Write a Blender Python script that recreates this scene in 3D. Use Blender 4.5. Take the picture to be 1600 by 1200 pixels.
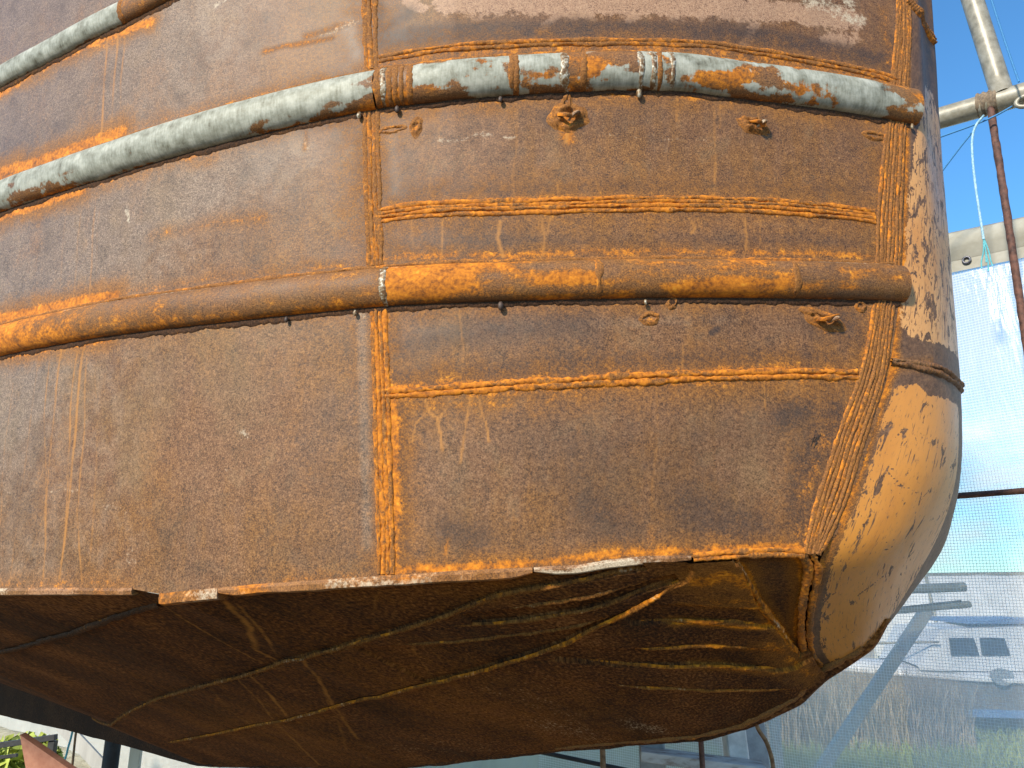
import bpy, math, random
import numpy as np
random.seed(7)
for _o in list(bpy.data.objects):
    bpy.data.objects.remove(_o)
scene = bpy.context.scene
COL = scene.collection
# ---------------------------------------------------------------- camera
cam_d = bpy.data.cameras.new('camera')
cam = bpy.data.objects.new('camera', cam_d)
COL.objects.link(cam)
cam.location = (0, 0, 1.6)
cam.rotation_euler = (math.radians(105.0), 0, 0)
cam_d.sensor_width = 36.0
cam_d.lens = 36.0*1164/1600
cam_d.clip_start = 0.02
cam_d.clip_end = 2000
scene.camera = cam
# ---------------------------------------------------------------- sky and sun
SUN = np.array([-.52, -.75, .56]); SUN = SUN/np.linalg.norm(SUN)
world = bpy.data.worlds.new('World')
scene.world = world
world.use_nodes = True
wt = world.node_tree
wt.nodes.clear()
w_out = wt.nodes.new('ShaderNodeOutputWorld')
w_bg = wt.nodes.new('ShaderNodeBackground')
w_sky = wt.nodes.new('ShaderNodeTexSky')
w_sky.sky_type = 'NISHITA'
w_sky.sun_disc = False
w_sky.sun_elevation = math.asin(SUN[2])
w_sky.sun_rotation = math.atan2(SUN[0], SUN[1])
w_sky.air_density = 1.0
w_sky.dust_density = 0.0
w_sky.ozone_density = 3.0
w_bg.inputs['Strength'].default_value = 0.14
w_tc = wt.nodes.new('ShaderNodeTexCoord')
w_map = wt.nodes.new('ShaderNodeMapping'); w_map.inputs['Scale'].default_value = (1, 1, 2.6); w_map.inputs['Location'].default_value = (.35, .1, 0)
w_no = wt.nodes.new('ShaderNodeTexNoise'); w_no.inputs['Scale'].default_value = 2.6; w_no.inputs['Detail'].default_value = 7; w_no.inputs['Roughness'].default_value = .58
w_sep = wt.nodes.new('ShaderNodeSeparateXYZ')
w_el = wt.nodes.new('ShaderNodeMapRange'); w_el.inputs['From Min'].default_value = .02; w_el.inputs['From Max'].default_value = .50; w_el.inputs['To Min'].default_value = .16; w_el.inputs['To Max'].default_value = -.34
w_add = wt.nodes.new('ShaderNodeMath'); w_add.operation = 'ADD'
w_cl = wt.nodes.new('ShaderNodeMapRange'); w_cl.interpolation_type = 'SMOOTHSTEP'; w_cl.inputs['From Min'].default_value = .55; w_cl.inputs['From Max'].default_value = .74
w_mix = wt.nodes.new('ShaderNodeMix'); w_mix.data_type = 'RGBA'
w_mix.inputs['B'].default_value = (6.6, 6.6, 6.6, 1)
L = wt.links.new
L(w_tc.outputs['Generated'], w_map.inputs['Vector']); L(w_map.outputs[0], w_no.inputs['Vector'])
L(w_tc.outputs['Generated'], w_sep.inputs[0]); L(w_sep.outputs['Z'], w_el.inputs['Value'])
L(w_no.outputs[0], w_add.inputs[0]); L(w_el.outputs[0], w_add.inputs[1]); L(w_add.outputs[0], w_cl.inputs['Value'])
w_tint = wt.nodes.new('ShaderNodeMix'); w_tint.data_type = 'RGBA'; w_tint.blend_type = 'MULTIPLY'; w_tint.inputs['Factor'].default_value = 1.0
w_tint.inputs['B'].default_value = (.52, .92, 1.10, 1)
L(w_sky.outputs[0], w_tint.inputs['A'])
L(w_cl.outputs[0], w_mix.inputs['Factor']); L(w_tint.outputs['Result'], w_mix.inputs['A'])
L(w_mix.outputs['Result'], w_bg.inputs['Color']); L(w_bg.outputs[0], w_out.inputs[0])
sun_d = bpy.data.lights.new('sun', 'SUN')
sun_d.energy = 3.9
sun_d.angle = math.radians(6.0)
sun_d.color = (1.0, .90, .74)
sun = bpy.data.objects.new('sun', sun_d)
COL.objects.link(sun)
from mathutils import Vector
sun.rotation_euler = Vector(SUN.tolist()).to_track_quat('Z', 'Y').to_euler()
scene.view_settings.view_transform = 'Standard'
scene.view_settings.look = 'None'
scene.view_settings.exposure = 0.70
scene.view_settings.gamma = 1.0
scene.view_settings.use_curve_mapping = False
scene.cycles.max_bounces = 5
scene.cycles.transparent_max_bounces = 24

# ---------------------------------------------------------------- hull form
# hull coordinates: s = metres along the waterline (0 at the vertical butt weld, + towards the bow),
# z = height above the chine datum; bottom: q = metres along the chine from the bow, w = 0 chine .. 1 keel
EYE = 1.6                                   # chine datum above the yard
CLA = np.array([0.717, 1.26]); CLD = np.array([-0.755, 0.656]); CLD = CLD/np.linalg.norm(CLD)
CLN = np.array([-CLD[1], CLD[0]])           # towards the near side of the boat
_S = np.arange(-5.0, 1.3, 0.002)
_PH = np.radians(np.interp(_S, [-5, -3, -2, -1.2, -.7, -.35, 0, .25, .5, .8, 1.3], [-42, -40, -36, -31, -27.5, -20, -9, 0, 7, 13, 17]))
for _k in range(60):
    _PH[1:-1] = .25*_PH[:-2] + .5*_PH[1:-1] + .25*_PH[2:]
_i0 = int(round(5.0/.002))
_PX = np.cumsum(np.cos(_PH))*.002; _PY = np.cumsum(np.sin(_PH))*.002
_PX += -.184 - _PX[_i0]; _PY += 1.11 - _PY[_i0]

def side(s, z, off=0.0):
    """point of the topside plating (metres, world), pushed outwards by off"""
    s = np.asarray(s, float); z = np.asarray(z, float)
    ph = np.interp(s, _S, _PH)
    f = np.interp(s, [-5, 0.1, .85], [.095, .09, .045])*z + off
    x = np.interp(s, _S, _PX) + np.sin(ph)*f
    y = np.interp(s, _S, _PY) - np.cos(ph)*f
    return np.stack([x, y, z + EYE + 0*s], -1)

def side_normal(s, z):
    d = 1e-3
    a = side(s + d, z) - side(s - d, z); b = side(s, np.asarray(z) + d) - side(s, np.asarray(z) - d)
    n = np.cross(a, b)
    return n/np.linalg.norm(n, axis=-1, keepdims=True)

def lerp_curve(tab, x):
    tab = np.asarray(tab, float)
    o = np.argsort(tab[:, 0])
    return np.interp(x, tab[o, 0], tab[o, 1])

def chain(pts, n=None, step=None, rounds=2):
    """resample a polyline by length, softened"""
    P = np.asarray(pts, float)
    for _ in range(rounds):
        Q = [P[0]]
        for a, b in zip(P[:-1], P[1:]):
            Q += [a*.75 + b*.25, a*.25 + b*.75]
        Q.append(P[-1]); P = np.array(Q)
    L = np.concatenate([[0], np.cumsum(np.linalg.norm(np.diff(P, axis=0), axis=1))])
    if n is None:
        n = max(2, int(L[-1]/step) + 1)
    t = np.linspace(0, L[-1], n)
    return np.stack([np.interp(t, L, P[:, k]) for k in range(P.shape[1])], -1)

def keel_point(t, z):
    p = CLA + np.outer(np.atleast_1d(t), CLD)
    return np.concatenate([p, (np.atleast_1d(z) + EYE)[:, None]], 1)

# hull tables (metres, hull coordinates)
CHINE = [[-2.334,-0.0002],[-0.778,-0.01],[-0.5647,-0.0083],[-0.4333,-0.0089],[-0.3734,-0.0165],[-0.3175,-0.0115],[-0.2646,-0.0076],[-0.1657,-0.001],[-0.0785,0.0044],[-0.0196,0.0071],[0.0657,0.0132],[0.1486,0.0175],[0.2141,0.0201],[0.2759,0.0236],[0.3216,0.0307],[0.3769,0.0361],[0.4413,0.0363],[0.5045,0.0401],[0.5486,0.0449],[0.6225,0.0417]]
KEEL = [[0.2164,-0.1507],[0.2715,-0.2031],[0.3734,-0.2546],[0.4599,-0.2835],[0.7473,-0.3368],[0.9696,-0.3825],[1.3372,-0.4602],[2.3233,-0.5935],[3.3918,-0.5385],[4.5843,-0.5005]]
STEM_J = [[0.7717,1.1316,3.0204],[0.7438,1.1345,2.8056],[0.723,1.1373,2.6338],[0.7111,1.1386,2.5421],[0.6957,1.1404,2.4236],[0.6809,1.1417,2.3185],[0.6643,1.1427,2.2091],[0.6469,1.143,2.1039],[0.6283,1.1419,2.0246],[0.6094,1.1403,1.9586],[0.5943,1.1389,1.9104],[0.5642,1.1351,1.8474],[0.537,1.1321,1.7895],[0.5132,1.13,1.7374],[0.4773,1.1267,1.6706],[0.4531,1.1345,1.6292],[0.4564,1.171,1.5971],[0.4647,1.2234,1.5581],[0.487,1.3,1.5099],[0.5151,1.3599,1.4744],[0.5502,1.4019,1.4493]]
STEM_K = [[0.8105,1.1788,3.0797],[0.7988,1.1889,2.8477],[0.7901,1.1964,2.6875],[0.7859,1.2001,2.5929],[0.7789,1.2062,2.4711],[0.7745,1.21,2.3616],[0.7716,1.2126,2.2463],[0.7667,1.2168,2.1365],[0.7635,1.2196,2.0535],[0.7595,1.2231,1.9789],[0.7562,1.226,1.9251],[0.7519,1.2297,1.8625],[0.7444,1.2362,1.8037],[0.7329,1.2462,1.7462],[0.7113,1.2649,1.6824],[0.6875,1.2856,1.6331],[0.6656,1.3047,1.5905],[0.6399,1.327,1.5421],[0.6125,1.3508,1.496],[0.5841,1.3754,1.4709],[0.557,1.399,1.4496]]
J_LINE = [[0.9506,1.4204],[0.9245,1.2056],[0.9051,1.0338],[0.8939,0.9421],[0.8795,0.8236],[0.8654,0.7185],[0.8496,0.6091],[0.8328,0.5039],[0.8145,0.4246],[0.7958,0.3586],[0.7808,0.3104],[0.7508,0.2474],[0.7236,0.1895],[0.6999,0.1374],[0.6641,0.0706]]
STEM_FOOT = [[0.436,1.1211,1.6417],[0.4531,1.1416,1.623],[0.4562,1.1668,1.6012],[0.4599,1.1931,1.5807],[0.4649,1.22,1.5613],[0.4717,1.2472,1.5431],[0.4797,1.2748,1.5257],[0.4893,1.3021,1.5089],[0.5007,1.3291,1.4927],[0.5148,1.3552,1.4772],[0.5329,1.3793,1.4628],[0.5536,1.4019,1.4493]]
RAIL_TOP = [[-0.9064,1.0392],[-0.708,1.0367],[-0.5297,1.0434],[-0.3662,1.0634]]
RAIL_MID = [[-0.8585,0.7584],[-0.69,0.7511],[-0.5495,0.7475],[-0.3726,0.7525],[-0.223,0.7581],[-0.0901,0.7686],[-0.0122,0.7749],[0.0439,0.7755],[0.1354,0.7809],[0.2074,0.7862],[0.2804,0.7929],[0.3924,0.8028],[0.47,0.8075],[0.543,0.8054],[0.6705,0.8085],[0.8106,0.8124],[0.8748,0.8119]]
RAIL_LOW = [[-0.8146,0.4524],[-0.5236,0.4454],[-0.304,0.4387],[-0.1664,0.4392],[-0.0217,0.4413],[0.0126,0.4421],[0.1546,0.4425],[0.2946,0.4471],[0.4758,0.4563],[0.6035,0.4631],[0.7076,0.4699],[0.8059,0.4766]]
W_SEAM_UP = [[-0.0541,1.3563],[-0.0463,1.1604],[-0.0405,1.0112],[-0.0393,0.9392],[-0.037,0.8684],[-0.0339,0.8127]]
W_SEAM_MID = [[-0.0331,0.7649],[-0.0325,0.7312],[-0.0285,0.6209],[-0.0254,0.5564],[-0.022,0.4776]]
W_SEAM_LOW = [[-0.0171,0.4259],[-0.0145,0.3903],[-0.0115,0.3303],[-0.0071,0.2424],[-0.0025,0.1382],[0.0018,0.0555],[0.0015,0.0133]]
W_OVER = [[-0.0216,0.8294],[0.0281,0.8338],[0.0778,0.8358],[0.17,0.8418],[0.2826,0.8483],[0.3978,0.857],[0.5197,0.866],[0.5534,0.8649],[0.685,0.8651],[0.83,0.8664],[0.8692,0.8586]]
W_A = [[-0.0172,0.5589],[0.0212,0.5622],[0.0609,0.5637],[0.1696,0.5632],[0.2788,0.5673],[0.3897,0.575],[0.5062,0.582],[0.5931,0.5879],[0.6631,0.5898],[0.7888,0.5916]]
W_B = [[-0.0027,0.276],[0.0825,0.277],[0.1878,0.2832],[0.2939,0.2902],[0.4011,0.2979],[0.5132,0.3055],[0.6177,0.3123],[0.7282,0.3164]]
BAND_L = [[0.8925,1.1133],[0.8854,1.0297],[0.873,0.9473],[0.853,0.866],[0.8342,0.787],[0.8147,0.6985],[0.7936,0.6014],[0.7823,0.5206],[0.7727,0.4425],[0.7487,0.3604],[0.7273,0.3071],[0.6972,0.2499],[0.6678,0.1877],[0.6405,0.1265],[0.624,0.0748],[0.6164,0.0416]]
BAND_R = [[0.9211,1.1199],[0.9135,1.0356],[0.9062,0.9537],[0.8908,0.8726],[0.8773,0.7943],[0.8626,0.706],[0.8457,0.6086],[0.8356,0.5268],[0.8109,0.4461],[0.7928,0.3637],[0.7785,0.3103],[0.7514,0.2525],[0.7213,0.1895],[0.6968,0.1277],[0.6595,0.0659],[0.6388,0.0418]]
LUGS = [[0.0011,0.702,0.017,0.006,0],[0.0397,0.7039,0.008,0.014,1],[0.2709,0.7148,0.024,0.019,2],[0.5771,0.7259,0.021,0.012,2],[0.8041,0.7424,0.016,0.007,0],[0.3932,0.3897,0.013,0.008,0],[0.4276,0.4153,0.007,0.008,1],[0.6762,0.4024,0.028,0.011,2],[0.2712,0.7414,0.007,0.012,1],[0.7454,0.4313,0.008,0.008,1]]
RING_MID = [[-0.0173,0.006,0],[-0.0082,0.006,1],[0.002,0.005,0],[0.012,0.006,0],[0.022,0.005,0],[0.033,0.006,0],[0.1872,0.006,0],[0.194,0.006,0],[0.2656,0.007,1],[0.2962,0.006,0],[0.3853,0.006,1],[0.4057,0.006,1],[0.4159,0.005,0],[0.4366,0.006,1]]
RING_LOW = [[-0.004,0.007,1],[0.3154,0.006,0],[0.624,0.006,0]]
RUST = [[[[-0.8964,0.8123],[-0.7624,0.8028],[-0.644,0.7964],[-0.5246,0.7952]],0.0173,1.0],[[[-0.5246,0.7952],[-0.3625,0.7958],[-0.2113,0.7988],[-0.055,0.8075]],0.008,0.5],[[[-0.8827,0.7172],[-0.7514,0.7119],[-0.6175,0.7074]],0.0149,1.0],[[[-0.6175,0.7074],[-0.4137,0.717],[-0.3182,0.7088]],0.0115,0.62],[[[-0.3185,0.7147],[-0.1403,0.7289],[-0.0536,0.7338]],0.0103,0.45],[[[-0.9253,1.0118],[-0.7445,1.0072],[-0.5922,1.0091],[-0.4691,1.0017]],0.0126,0.9],[[[-0.591,0.9952],[-0.4688,0.9977]],0.0184,0.5],[[[-0.8513,0.4999],[-0.7248,0.491],[-0.6139,0.4904],[-0.5157,0.4863]],0.0149,1.0],[[[-0.5159,0.4887],[-0.3454,0.4859],[-0.0486,0.4796]],0.0069,0.5],[[[-0.8403,0.4232],[-0.6779,0.418],[-0.525,0.4119]],0.0126,0.95],[[[-0.525,0.4119],[-0.3034,0.4098],[-0.0473,0.4126]],0.0092,0.42],[[[-0.008,0.488],[0.1866,0.4864],[0.3805,0.4945],[0.8097,0.5215]],0.0103,0.62],[[[-0.0068,0.41],[0.2815,0.4161],[0.583,0.4313],[0.7947,0.4446]],0.0126,0.6],[[[-0.0119,0.7422],[0.1875,0.7485],[0.388,0.7663],[0.605,0.7727],[0.8531,0.7781]],0.0149,0.62],[[[-0.0172,0.5589],[0.0609,0.5637],[0.2788,0.5673],[0.5062,0.582],[0.6631,0.5898],[0.7888,0.5916]],0.0241,0.62],[[[-0.0027,0.276],[0.1878,0.2832],[0.4011,0.2979],[0.6177,0.3123],[0.7282,0.3164]],0.0207,0.72],[[[0.0056,0.2515],[0.1298,0.2579],[0.2794,0.2689]],0.0184,0.45],[[[-0.0405,1.0112],[-0.037,0.8684],[-0.0339,0.8127]],0.0195,0.5],[[[-0.0325,0.7312],[-0.0254,0.5564],[-0.02,0.4826]],0.023,0.55],[[[-0.0108,0.4103],[-0.0046,0.2712]],0.0195,0.6],[[[0.0073,0.2659],[0.0113,0.1941],[0.0116,0.101],[0.009,0.0195]],0.0173,0.85],[[[-0.0214,0.8202],[0.0778,0.8278],[0.2825,0.8391],[0.5193,0.8564],[0.6842,0.8551],[0.8622,0.8549]],0.0173,0.6],[[[0.8484,0.8272],[0.8129,0.604],[0.7886,0.444],[0.7532,0.3139],[0.6916,0.1884],[0.6543,0.1032],[0.6235,0.0417]],0.0391,0.55],[[[0.6765,0.239],[0.628,0.1405],[0.6053,0.0562]],0.0161,0.45],[[[-0.7794,-0.0001],[-0.4477,-0.0001]],0.0103,0.5],[[[-0.0005,0.0169],[0.112,0.0228],[0.2142,0.028]],0.0103,0.8],[[[0.2142,0.028],[0.3679,0.0441],[0.6091,0.0535]],0.0103,0.75],[[[-0.1659,0.0063],[-0.0005,0.0142]],0.0069,0.5],[[[-0.2202,0.8801],[-0.1559,0.8789],[-0.0999,0.8806]],0.0069,0.65],[[[-0.1449,0.8923],[-0.0622,0.9014]],0.0092,0.55],[[[-0.4337,0.5851],[-0.3508,0.5821],[-0.2149,0.5778]],0.008,0.5],[[[-0.1404,0.7346],[-0.1446,0.6845]],0.0057,0.5],[[[0.271,0.7248],[0.2734,0.6809]],0.0184,0.75],[[[0.5771,0.7259],[0.5769,0.7224]],0.0195,0.55],[[[0.0011,0.6998],[0.0014,0.6811]],0.0115,0.45],[[[0.0396,0.7127],[0.0398,0.6907]],0.0103,0.6],[[[0.8038,0.74],[0.8032,0.735]],0.0138,0.5],[[[0.4281,0.4286],[0.4292,0.4032]],0.0103,0.55],[[[0.3932,0.3897],[0.3942,0.3888]],0.0126,0.5],[[[0.6771,0.413],[0.6787,0.392]],0.023,0.5],[[[0.0933,0.0595],[0.0843,0.0193]],0.0057,0.6],[[[0.3873,0.0728],[0.3845,0.0415]],0.0115,0.5],[[[0.0701,0.0461],[0.075,0.0194]],0.0057,0.5],[[[0.1211,0.0548],[0.1257,0.0281]],0.0057,0.4],[[[0.8519,0.996],[0.8533,0.8917]],0.0161,0.5],[[[-0.7942,0.1032],[-0.5803,0.1493]],0.0345,0.18],[[[-0.1354,0.199],[-0.0406,0.0834]],0.046,0.2],[[[0.0181,0.0554],[0.6025,0.1024]],0.0299,0.16]]
DRIP = [[[[-0.5779,1.0042],[-0.5786,0.9111],[-0.5776,0.8003]],0.003,0.75],[[[-0.5483,1.0144],[-0.5504,0.9156],[-0.5543,0.8004]],0.0028,0.7],[[[-0.5298,0.9883],[-0.5326,0.8972],[-0.5304,0.7879]],0.0025,0.6],[[[-0.5583,0.9312],[-0.5587,0.8144]],0.0057,0.3],[[[-0.5784,0.6931],[-0.5808,0.6073],[-0.5837,0.4938]],0.0023,0.6],[[[-0.6158,0.6893],[-0.6215,0.6034],[-0.6284,0.4952]],0.0023,0.5],[[[-0.5653,0.6963],[-0.5695,0.5929],[-0.5708,0.4975]],0.0018,0.5],[[[-0.6592,0.6742],[-0.6686,0.5021]],0.0034,0.3],[[[-0.5866,0.4006],[-0.5945,0.2933],[-0.6012,0.1612],[-0.6115,0.0072]],0.003,0.95],[[[-0.6016,0.3992],[-0.6115,0.295],[-0.6079,0.1616],[-0.6078,0.0969]],0.0023,0.8],[[[-0.6441,0.4085],[-0.6537,0.2992],[-0.6639,0.1981],[-0.656,0.0073]],0.0025,0.8],[[[-0.575,0.3819],[-0.5747,0.225],[-0.5803,0.1172],[-0.5532,0.0019]],0.0025,0.7],[[[-0.7099,0.3998],[-0.7237,0.2598],[-0.7412,0.1238],[-0.752,0.0021]],0.0025,0.6],[[[-0.6753,0.3951],[-0.6819,0.2906],[-0.6647,0.1426],[-0.656,0.0073]],0.0023,0.7],[[[-0.7892,0.3619],[-0.7984,0.2192],[-0.7942,0.1032]],0.0023,0.5],[[[-0.6288,0.2967],[-0.6621,0.1205],[-0.7227,0.0129]],0.0046,0.3],[[[-0.5527,0.3677],[-0.5376,0.2007],[-0.5388,0.0121]],0.0029,0.4],[[[0.0577,0.2643],[0.0656,0.2449],[0.077,0.238],[0.082,0.2113],[0.085,0.1878]],0.0021,0.9],[[[0.0949,0.2662],[0.0903,0.2491],[0.0808,0.2379]],0.002,0.9],[[[0.0579,0.2451],[0.0446,0.2293],[0.0411,0.2028]],0.0018,0.6],[[[0.1232,0.2657],[0.1205,0.239],[0.1168,0.2014],[0.1132,0.1688]],0.0022,0.85],[[[0.1363,0.2655],[0.1411,0.2435],[0.1485,0.2273],[0.1541,0.201]],0.002,0.75],[[[0.1179,0.1595],[0.0833,0.1506],[0.0551,0.1353]],0.0015,0.4],[[[0.3941,0.29],[0.3935,0.2113],[0.3874,0.1366],[0.3864,0.0441]],0.003,0.5],[[[0.3824,0.2878],[0.3824,0.2206]],0.0023,0.5],[[[0.5645,0.3037],[0.5656,0.2544]],0.0023,0.6],[[[0.4351,0.3482],[0.4338,0.3135]],0.0023,0.6],[[[0.1104,0.4047],[0.1144,0.3452],[0.1118,0.2966]],0.0023,0.45],[[[0.082,0.3461],[0.0843,0.2876]],0.0023,0.45],[[[0.1924,0.7508],[0.195,0.6632],[0.189,0.6095],[0.1927,0.5694]],0.0025,0.6],[[[0.0774,0.7372],[0.076,0.6554],[0.0664,0.6131],[0.0589,0.5712]],0.0025,0.45],[[[0.5131,0.7722],[0.5098,0.6583],[0.5023,0.5893]],0.0028,0.55],[[[0.4507,0.7709],[0.4467,0.7194]],0.0025,0.7],[[[0.594,0.7806],[0.5893,0.7414]],0.0025,0.7],[[[0.5238,0.7678],[0.5213,0.7158]],0.0028,0.6],[[[0.4256,0.6509],[0.4255,0.5857]],0.0025,0.45],[[[0.2548,0.6049],[0.2565,0.5763]],0.0023,0.7],[[[0.0373,0.5463],[0.0379,0.4891]],0.0028,0.55],[[[0.0846,0.5435],[0.0828,0.5155],[0.0811,0.4847]],0.0025,0.7],[[[0.1695,0.5413],[0.1647,0.5133],[0.1714,0.4824]],0.0034,0.7],[[[0.2301,0.5465],[0.2346,0.5133],[0.2306,0.4844]],0.0028,0.7],[[[0.2446,0.5467],[0.2385,0.5206]],0.0023,0.6],[[[0.5532,0.5611],[0.5526,0.5308],[0.5442,0.4959]],0.0034,0.65],[[[0.5803,0.5603],[0.5758,0.522]],0.0025,0.55],[[[0.4582,0.5557],[0.4678,0.5393],[0.4602,0.5292]],0.0028,0.75],[[[0.4737,0.5568],[0.4752,0.5441]],0.0028,0.7],[[[0.3939,0.5465],[0.3891,0.5178]],0.0025,0.5],[[[0.7233,0.5698],[0.7198,0.5193]],0.0023,0.4],[[[0.6362,0.5658],[0.6303,0.516]],0.0023,0.35],[[[0.2735,0.6919],[0.2703,0.6732]],0.0034,0.9],[[[-0.1442,0.6732],[-0.1473,0.5908],[-0.1353,0.4822]],0.0029,0.3],[[[-0.3382,0.3549],[-0.3427,0.2094],[-0.3094,0.0593]],0.0057,0.2],[[[-0.1415,0.3993],[-0.1332,0.3374],[-0.1351,0.2577]],0.0034,0.35]]
DARK = [[[[0.0189,0.3486],[0.1106,0.365],[0.2811,0.3841]],0.0253,0.35],[[[0.0147,0.2997],[0.1485,0.3038],[0.3757,0.3217],[0.6854,0.3406]],0.0161,0.5],[[[0.0202,0.251],[0.0246,0.1377],[0.0298,0.0284]],0.0092,0.55],[[[0.6783,0.259],[0.6295,0.1596],[0.6087,0.0746]],0.023,0.75],[[[0.5972,0.2457],[0.6796,0.2741]],0.0184,0.5],[[[0.0932,0.0729],[0.1348,0.0593]],0.0276,0.4],[[[0.4449,0.1004],[0.5405,0.0739]],0.0391,0.35],[[[0.2955,0.1086],[0.3317,0.0726]],0.0345,0.28],[[[0.488,0.3704],[0.4985,0.377]],0.0046,1.0],[[[-0.0097,0.5976],[0.187,0.5905],[0.7595,0.6314]],0.0138,0.35],[[[-0.0083,0.5077],[0.3809,0.5091],[0.7625,0.5407]],0.0149,0.35],[[[-0.0532,0.7114],[-0.0386,0.4944]],0.0138,0.3],[[[-0.0137,0.8652],[0.1879,0.8636],[0.391,0.8774],[0.6128,0.894],[0.8401,0.8954]],0.0195,0.7],[[[-0.0252,0.9252],[-0.022,0.8548]],0.0103,0.8],[[[0.8594,0.9447],[0.8606,0.8419]],0.0173,0.5],[[[0.0273,0.9065],[-0.0139,0.8768]],0.0138,0.5],[[[0.2461,0.713],[0.2908,0.7145]],0.023,0.5],[[[0.577,0.7248],[0.5793,0.7251]],0.0276,0.5],[[[0.6683,0.4018],[0.7133,0.3999]],0.0345,0.5],[[[-0.1242,0.1793],[-0.0819,0.14]],0.023,0.25],[[[-0.1309,0.0568],[-0.0397,0.0377]],0.0345,0.22],[[[-0.3621,0.7897],[-0.2111,0.7929]],0.0057,0.4],[[[-0.1512,0.7193],[-0.0535,0.7281]],0.0138,0.35],[[[0.7265,0.4169],[0.7446,0.3654]],0.0184,0.4],[[[-0.0209,0.6582],[0.0004,0.6075]],0.0161,0.3],[[[0.4396,0.4703],[0.4616,0.5134]],0.0034,0.3]]
GREY = [[[[-0.041,0.4021],[-0.0339,0.2433],[-0.0254,0.0558]],0.0126,0.9],[[[-0.073,0.8973],[-0.0556,0.8364]],0.0161,0.6],[[[0.0334,0.3678],[0.281,0.3791],[0.5281,0.3928]],0.0184,0.5],[[[-0.0008,0.689],[0.0087,0.5961]],0.0138,0.5],[[[0.569,0.5538],[0.6931,0.5608]],0.0115,0.5],[[[-0.8233,0.305],[-0.7138,0.4004],[-0.654,0.5361]],0.0805,0.5],[[[-0.4969,0.6386],[-0.1609,0.67]],0.069,0.4],[[[0.2419,0.262],[0.5727,0.2694]],0.0207,0.4],[[[0.7485,0.4619],[0.7234,0.3848]],0.0161,0.6]]
PALE = [[[[0.0798,0.6789],[0.1288,0.6822],[0.1921,0.6805]],0.0057,0.75],[[[0.2903,0.687],[0.3859,0.69],[0.4898,0.6876]],0.0057,0.5],[[[0.645,0.6852],[0.7529,0.6887]],0.0069,0.35],[[[-0.2332,0.2313],[-0.2284,0.227]],0.0069,1.0],[[[-0.2674,0.1694],[-0.2559,0.1729]],0.0046,0.7],[[[-0.4978,0.6508],[-0.4908,0.6194]],0.004,0.9],[[[-0.8034,0.1669],[-0.6851,0.1614],[-0.5491,0.1563]],0.0023,0.6],[[[-0.5082,0.1249],[-0.4637,0.115]],0.008,0.6],[[[-0.4943,0.2246],[-0.3823,0.2222]],0.0184,0.3],[[[-0.4329,0.0765],[-0.4049,0.0629]],0.008,0.4],[[[-0.458,0.0418],[-0.4364,0.0315]],0.0092,0.5],[[[-0.1168,0.8906],[-0.0893,0.8976],[-0.0622,0.9003]],0.0057,0.75],[[[0.6946,0.985],[0.7425,0.9803],[0.8009,0.9706]],0.0149,0.9],[[[0.7464,1.0228],[0.7837,0.9991]],0.0161,0.9],[[[-0.3189,0.9948],[-0.2931,1.0001]],0.008,0.8],[[[-0.151,0.7136],[-0.1433,0.6787]],0.0046,0.6],[[[-0.047,0.3974],[-0.0318,0.4015]],0.0057,0.6],[[[0.2862,0.742],[0.291,0.7311]],0.0034,0.6]]
TAN = [[[[0.0054,1.004],[0.2899,1.009],[0.7514,1.077]],0.069,1.0],[[[0.0884,0.9177],[0.2886,0.916],[0.5007,0.9367],[0.7803,0.9657]],0.0276,0.9],[[[0.0271,0.9299],[0.0478,0.91]],0.0138,0.8],[[[0.2376,0.8762],[0.2578,0.8945]],0.0092,0.7],[[[0.3705,0.8907],[0.3919,0.9106]],0.0115,0.6],[[[0.5653,0.874],[0.5907,0.9147]],0.0161,0.6],[[[0.7239,0.915],[0.7764,0.9262]],0.023,0.6]]
MARK = [[[0.638,0.2013],[0.6408,0.2101],[0.6446,0.2171]],[[0.6408,0.2101],[0.6439,0.2083],[0.6477,0.2162]],[[0.6446,0.2034],[0.6485,0.2124],[0.6511,0.2183]],[[0.6511,0.2183],[0.6495,0.2114],[0.6555,0.2205]],[[0.6421,0.1995],[0.6481,0.2075]]]
SEAM_1 = [[1.0743,0.0629],[1.3536,0.1456],[1.6595,0.2206],[2.0678,0.2974]]
SEAM_2 = [[0.2546,0.0381],[0.3583,0.0523],[0.4708,0.0849],[0.5006,0.0973],[0.6121,0.1678],[0.7117,0.2112],[0.8173,0.2473],[0.9078,0.2805],[0.9885,0.298],[1.1966,0.3843],[1.4099,0.4309],[1.9265,0.5679],[3.6911,1.0703]]
SEAM_3 = [[0.1903,0.0473],[0.2089,0.0972],[0.2906,0.1836],[0.407,0.263],[0.4803,0.3273],[0.5979,0.388],[0.7775,0.4595],[0.9012,0.4873],[1.1279,0.5562],[1.3213,0.6132],[1.5124,0.6515],[1.8602,0.7384],[2.381,0.8305]]
SEAM_4 = [[0.2802,0.1684],[0.3469,0.2116],[0.4432,0.2523],[0.5518,0.269],[0.6712,0.2731],[0.7842,0.2758],[0.8503,0.2632]]
SEAM_5 = [[0.2319,0.1117],[0.3131,0.1508],[0.4193,0.1888],[0.5237,0.2086],[0.6336,0.2073],[0.7038,0.2097]]
SEAM_6 = [[0.2196,0.0625],[0.2863,0.0962],[0.3639,0.1168],[0.4967,0.1473],[0.5906,0.1575]]
SEAM_R1 = [[0.2921,0.1931],[0.2537,0.2088],[0.2021,0.2288],[0.1096,0.2856]]
SEAM_R2 = [[0.3696,0.2482],[0.255,0.3089],[0.1683,0.3419],[0.0985,0.4162]]
SEAM_R3 = [[0.4803,0.3273],[0.4168,0.3662],[0.2861,0.4259],[0.1751,0.4887],[0.0849,0.5854]]
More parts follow.
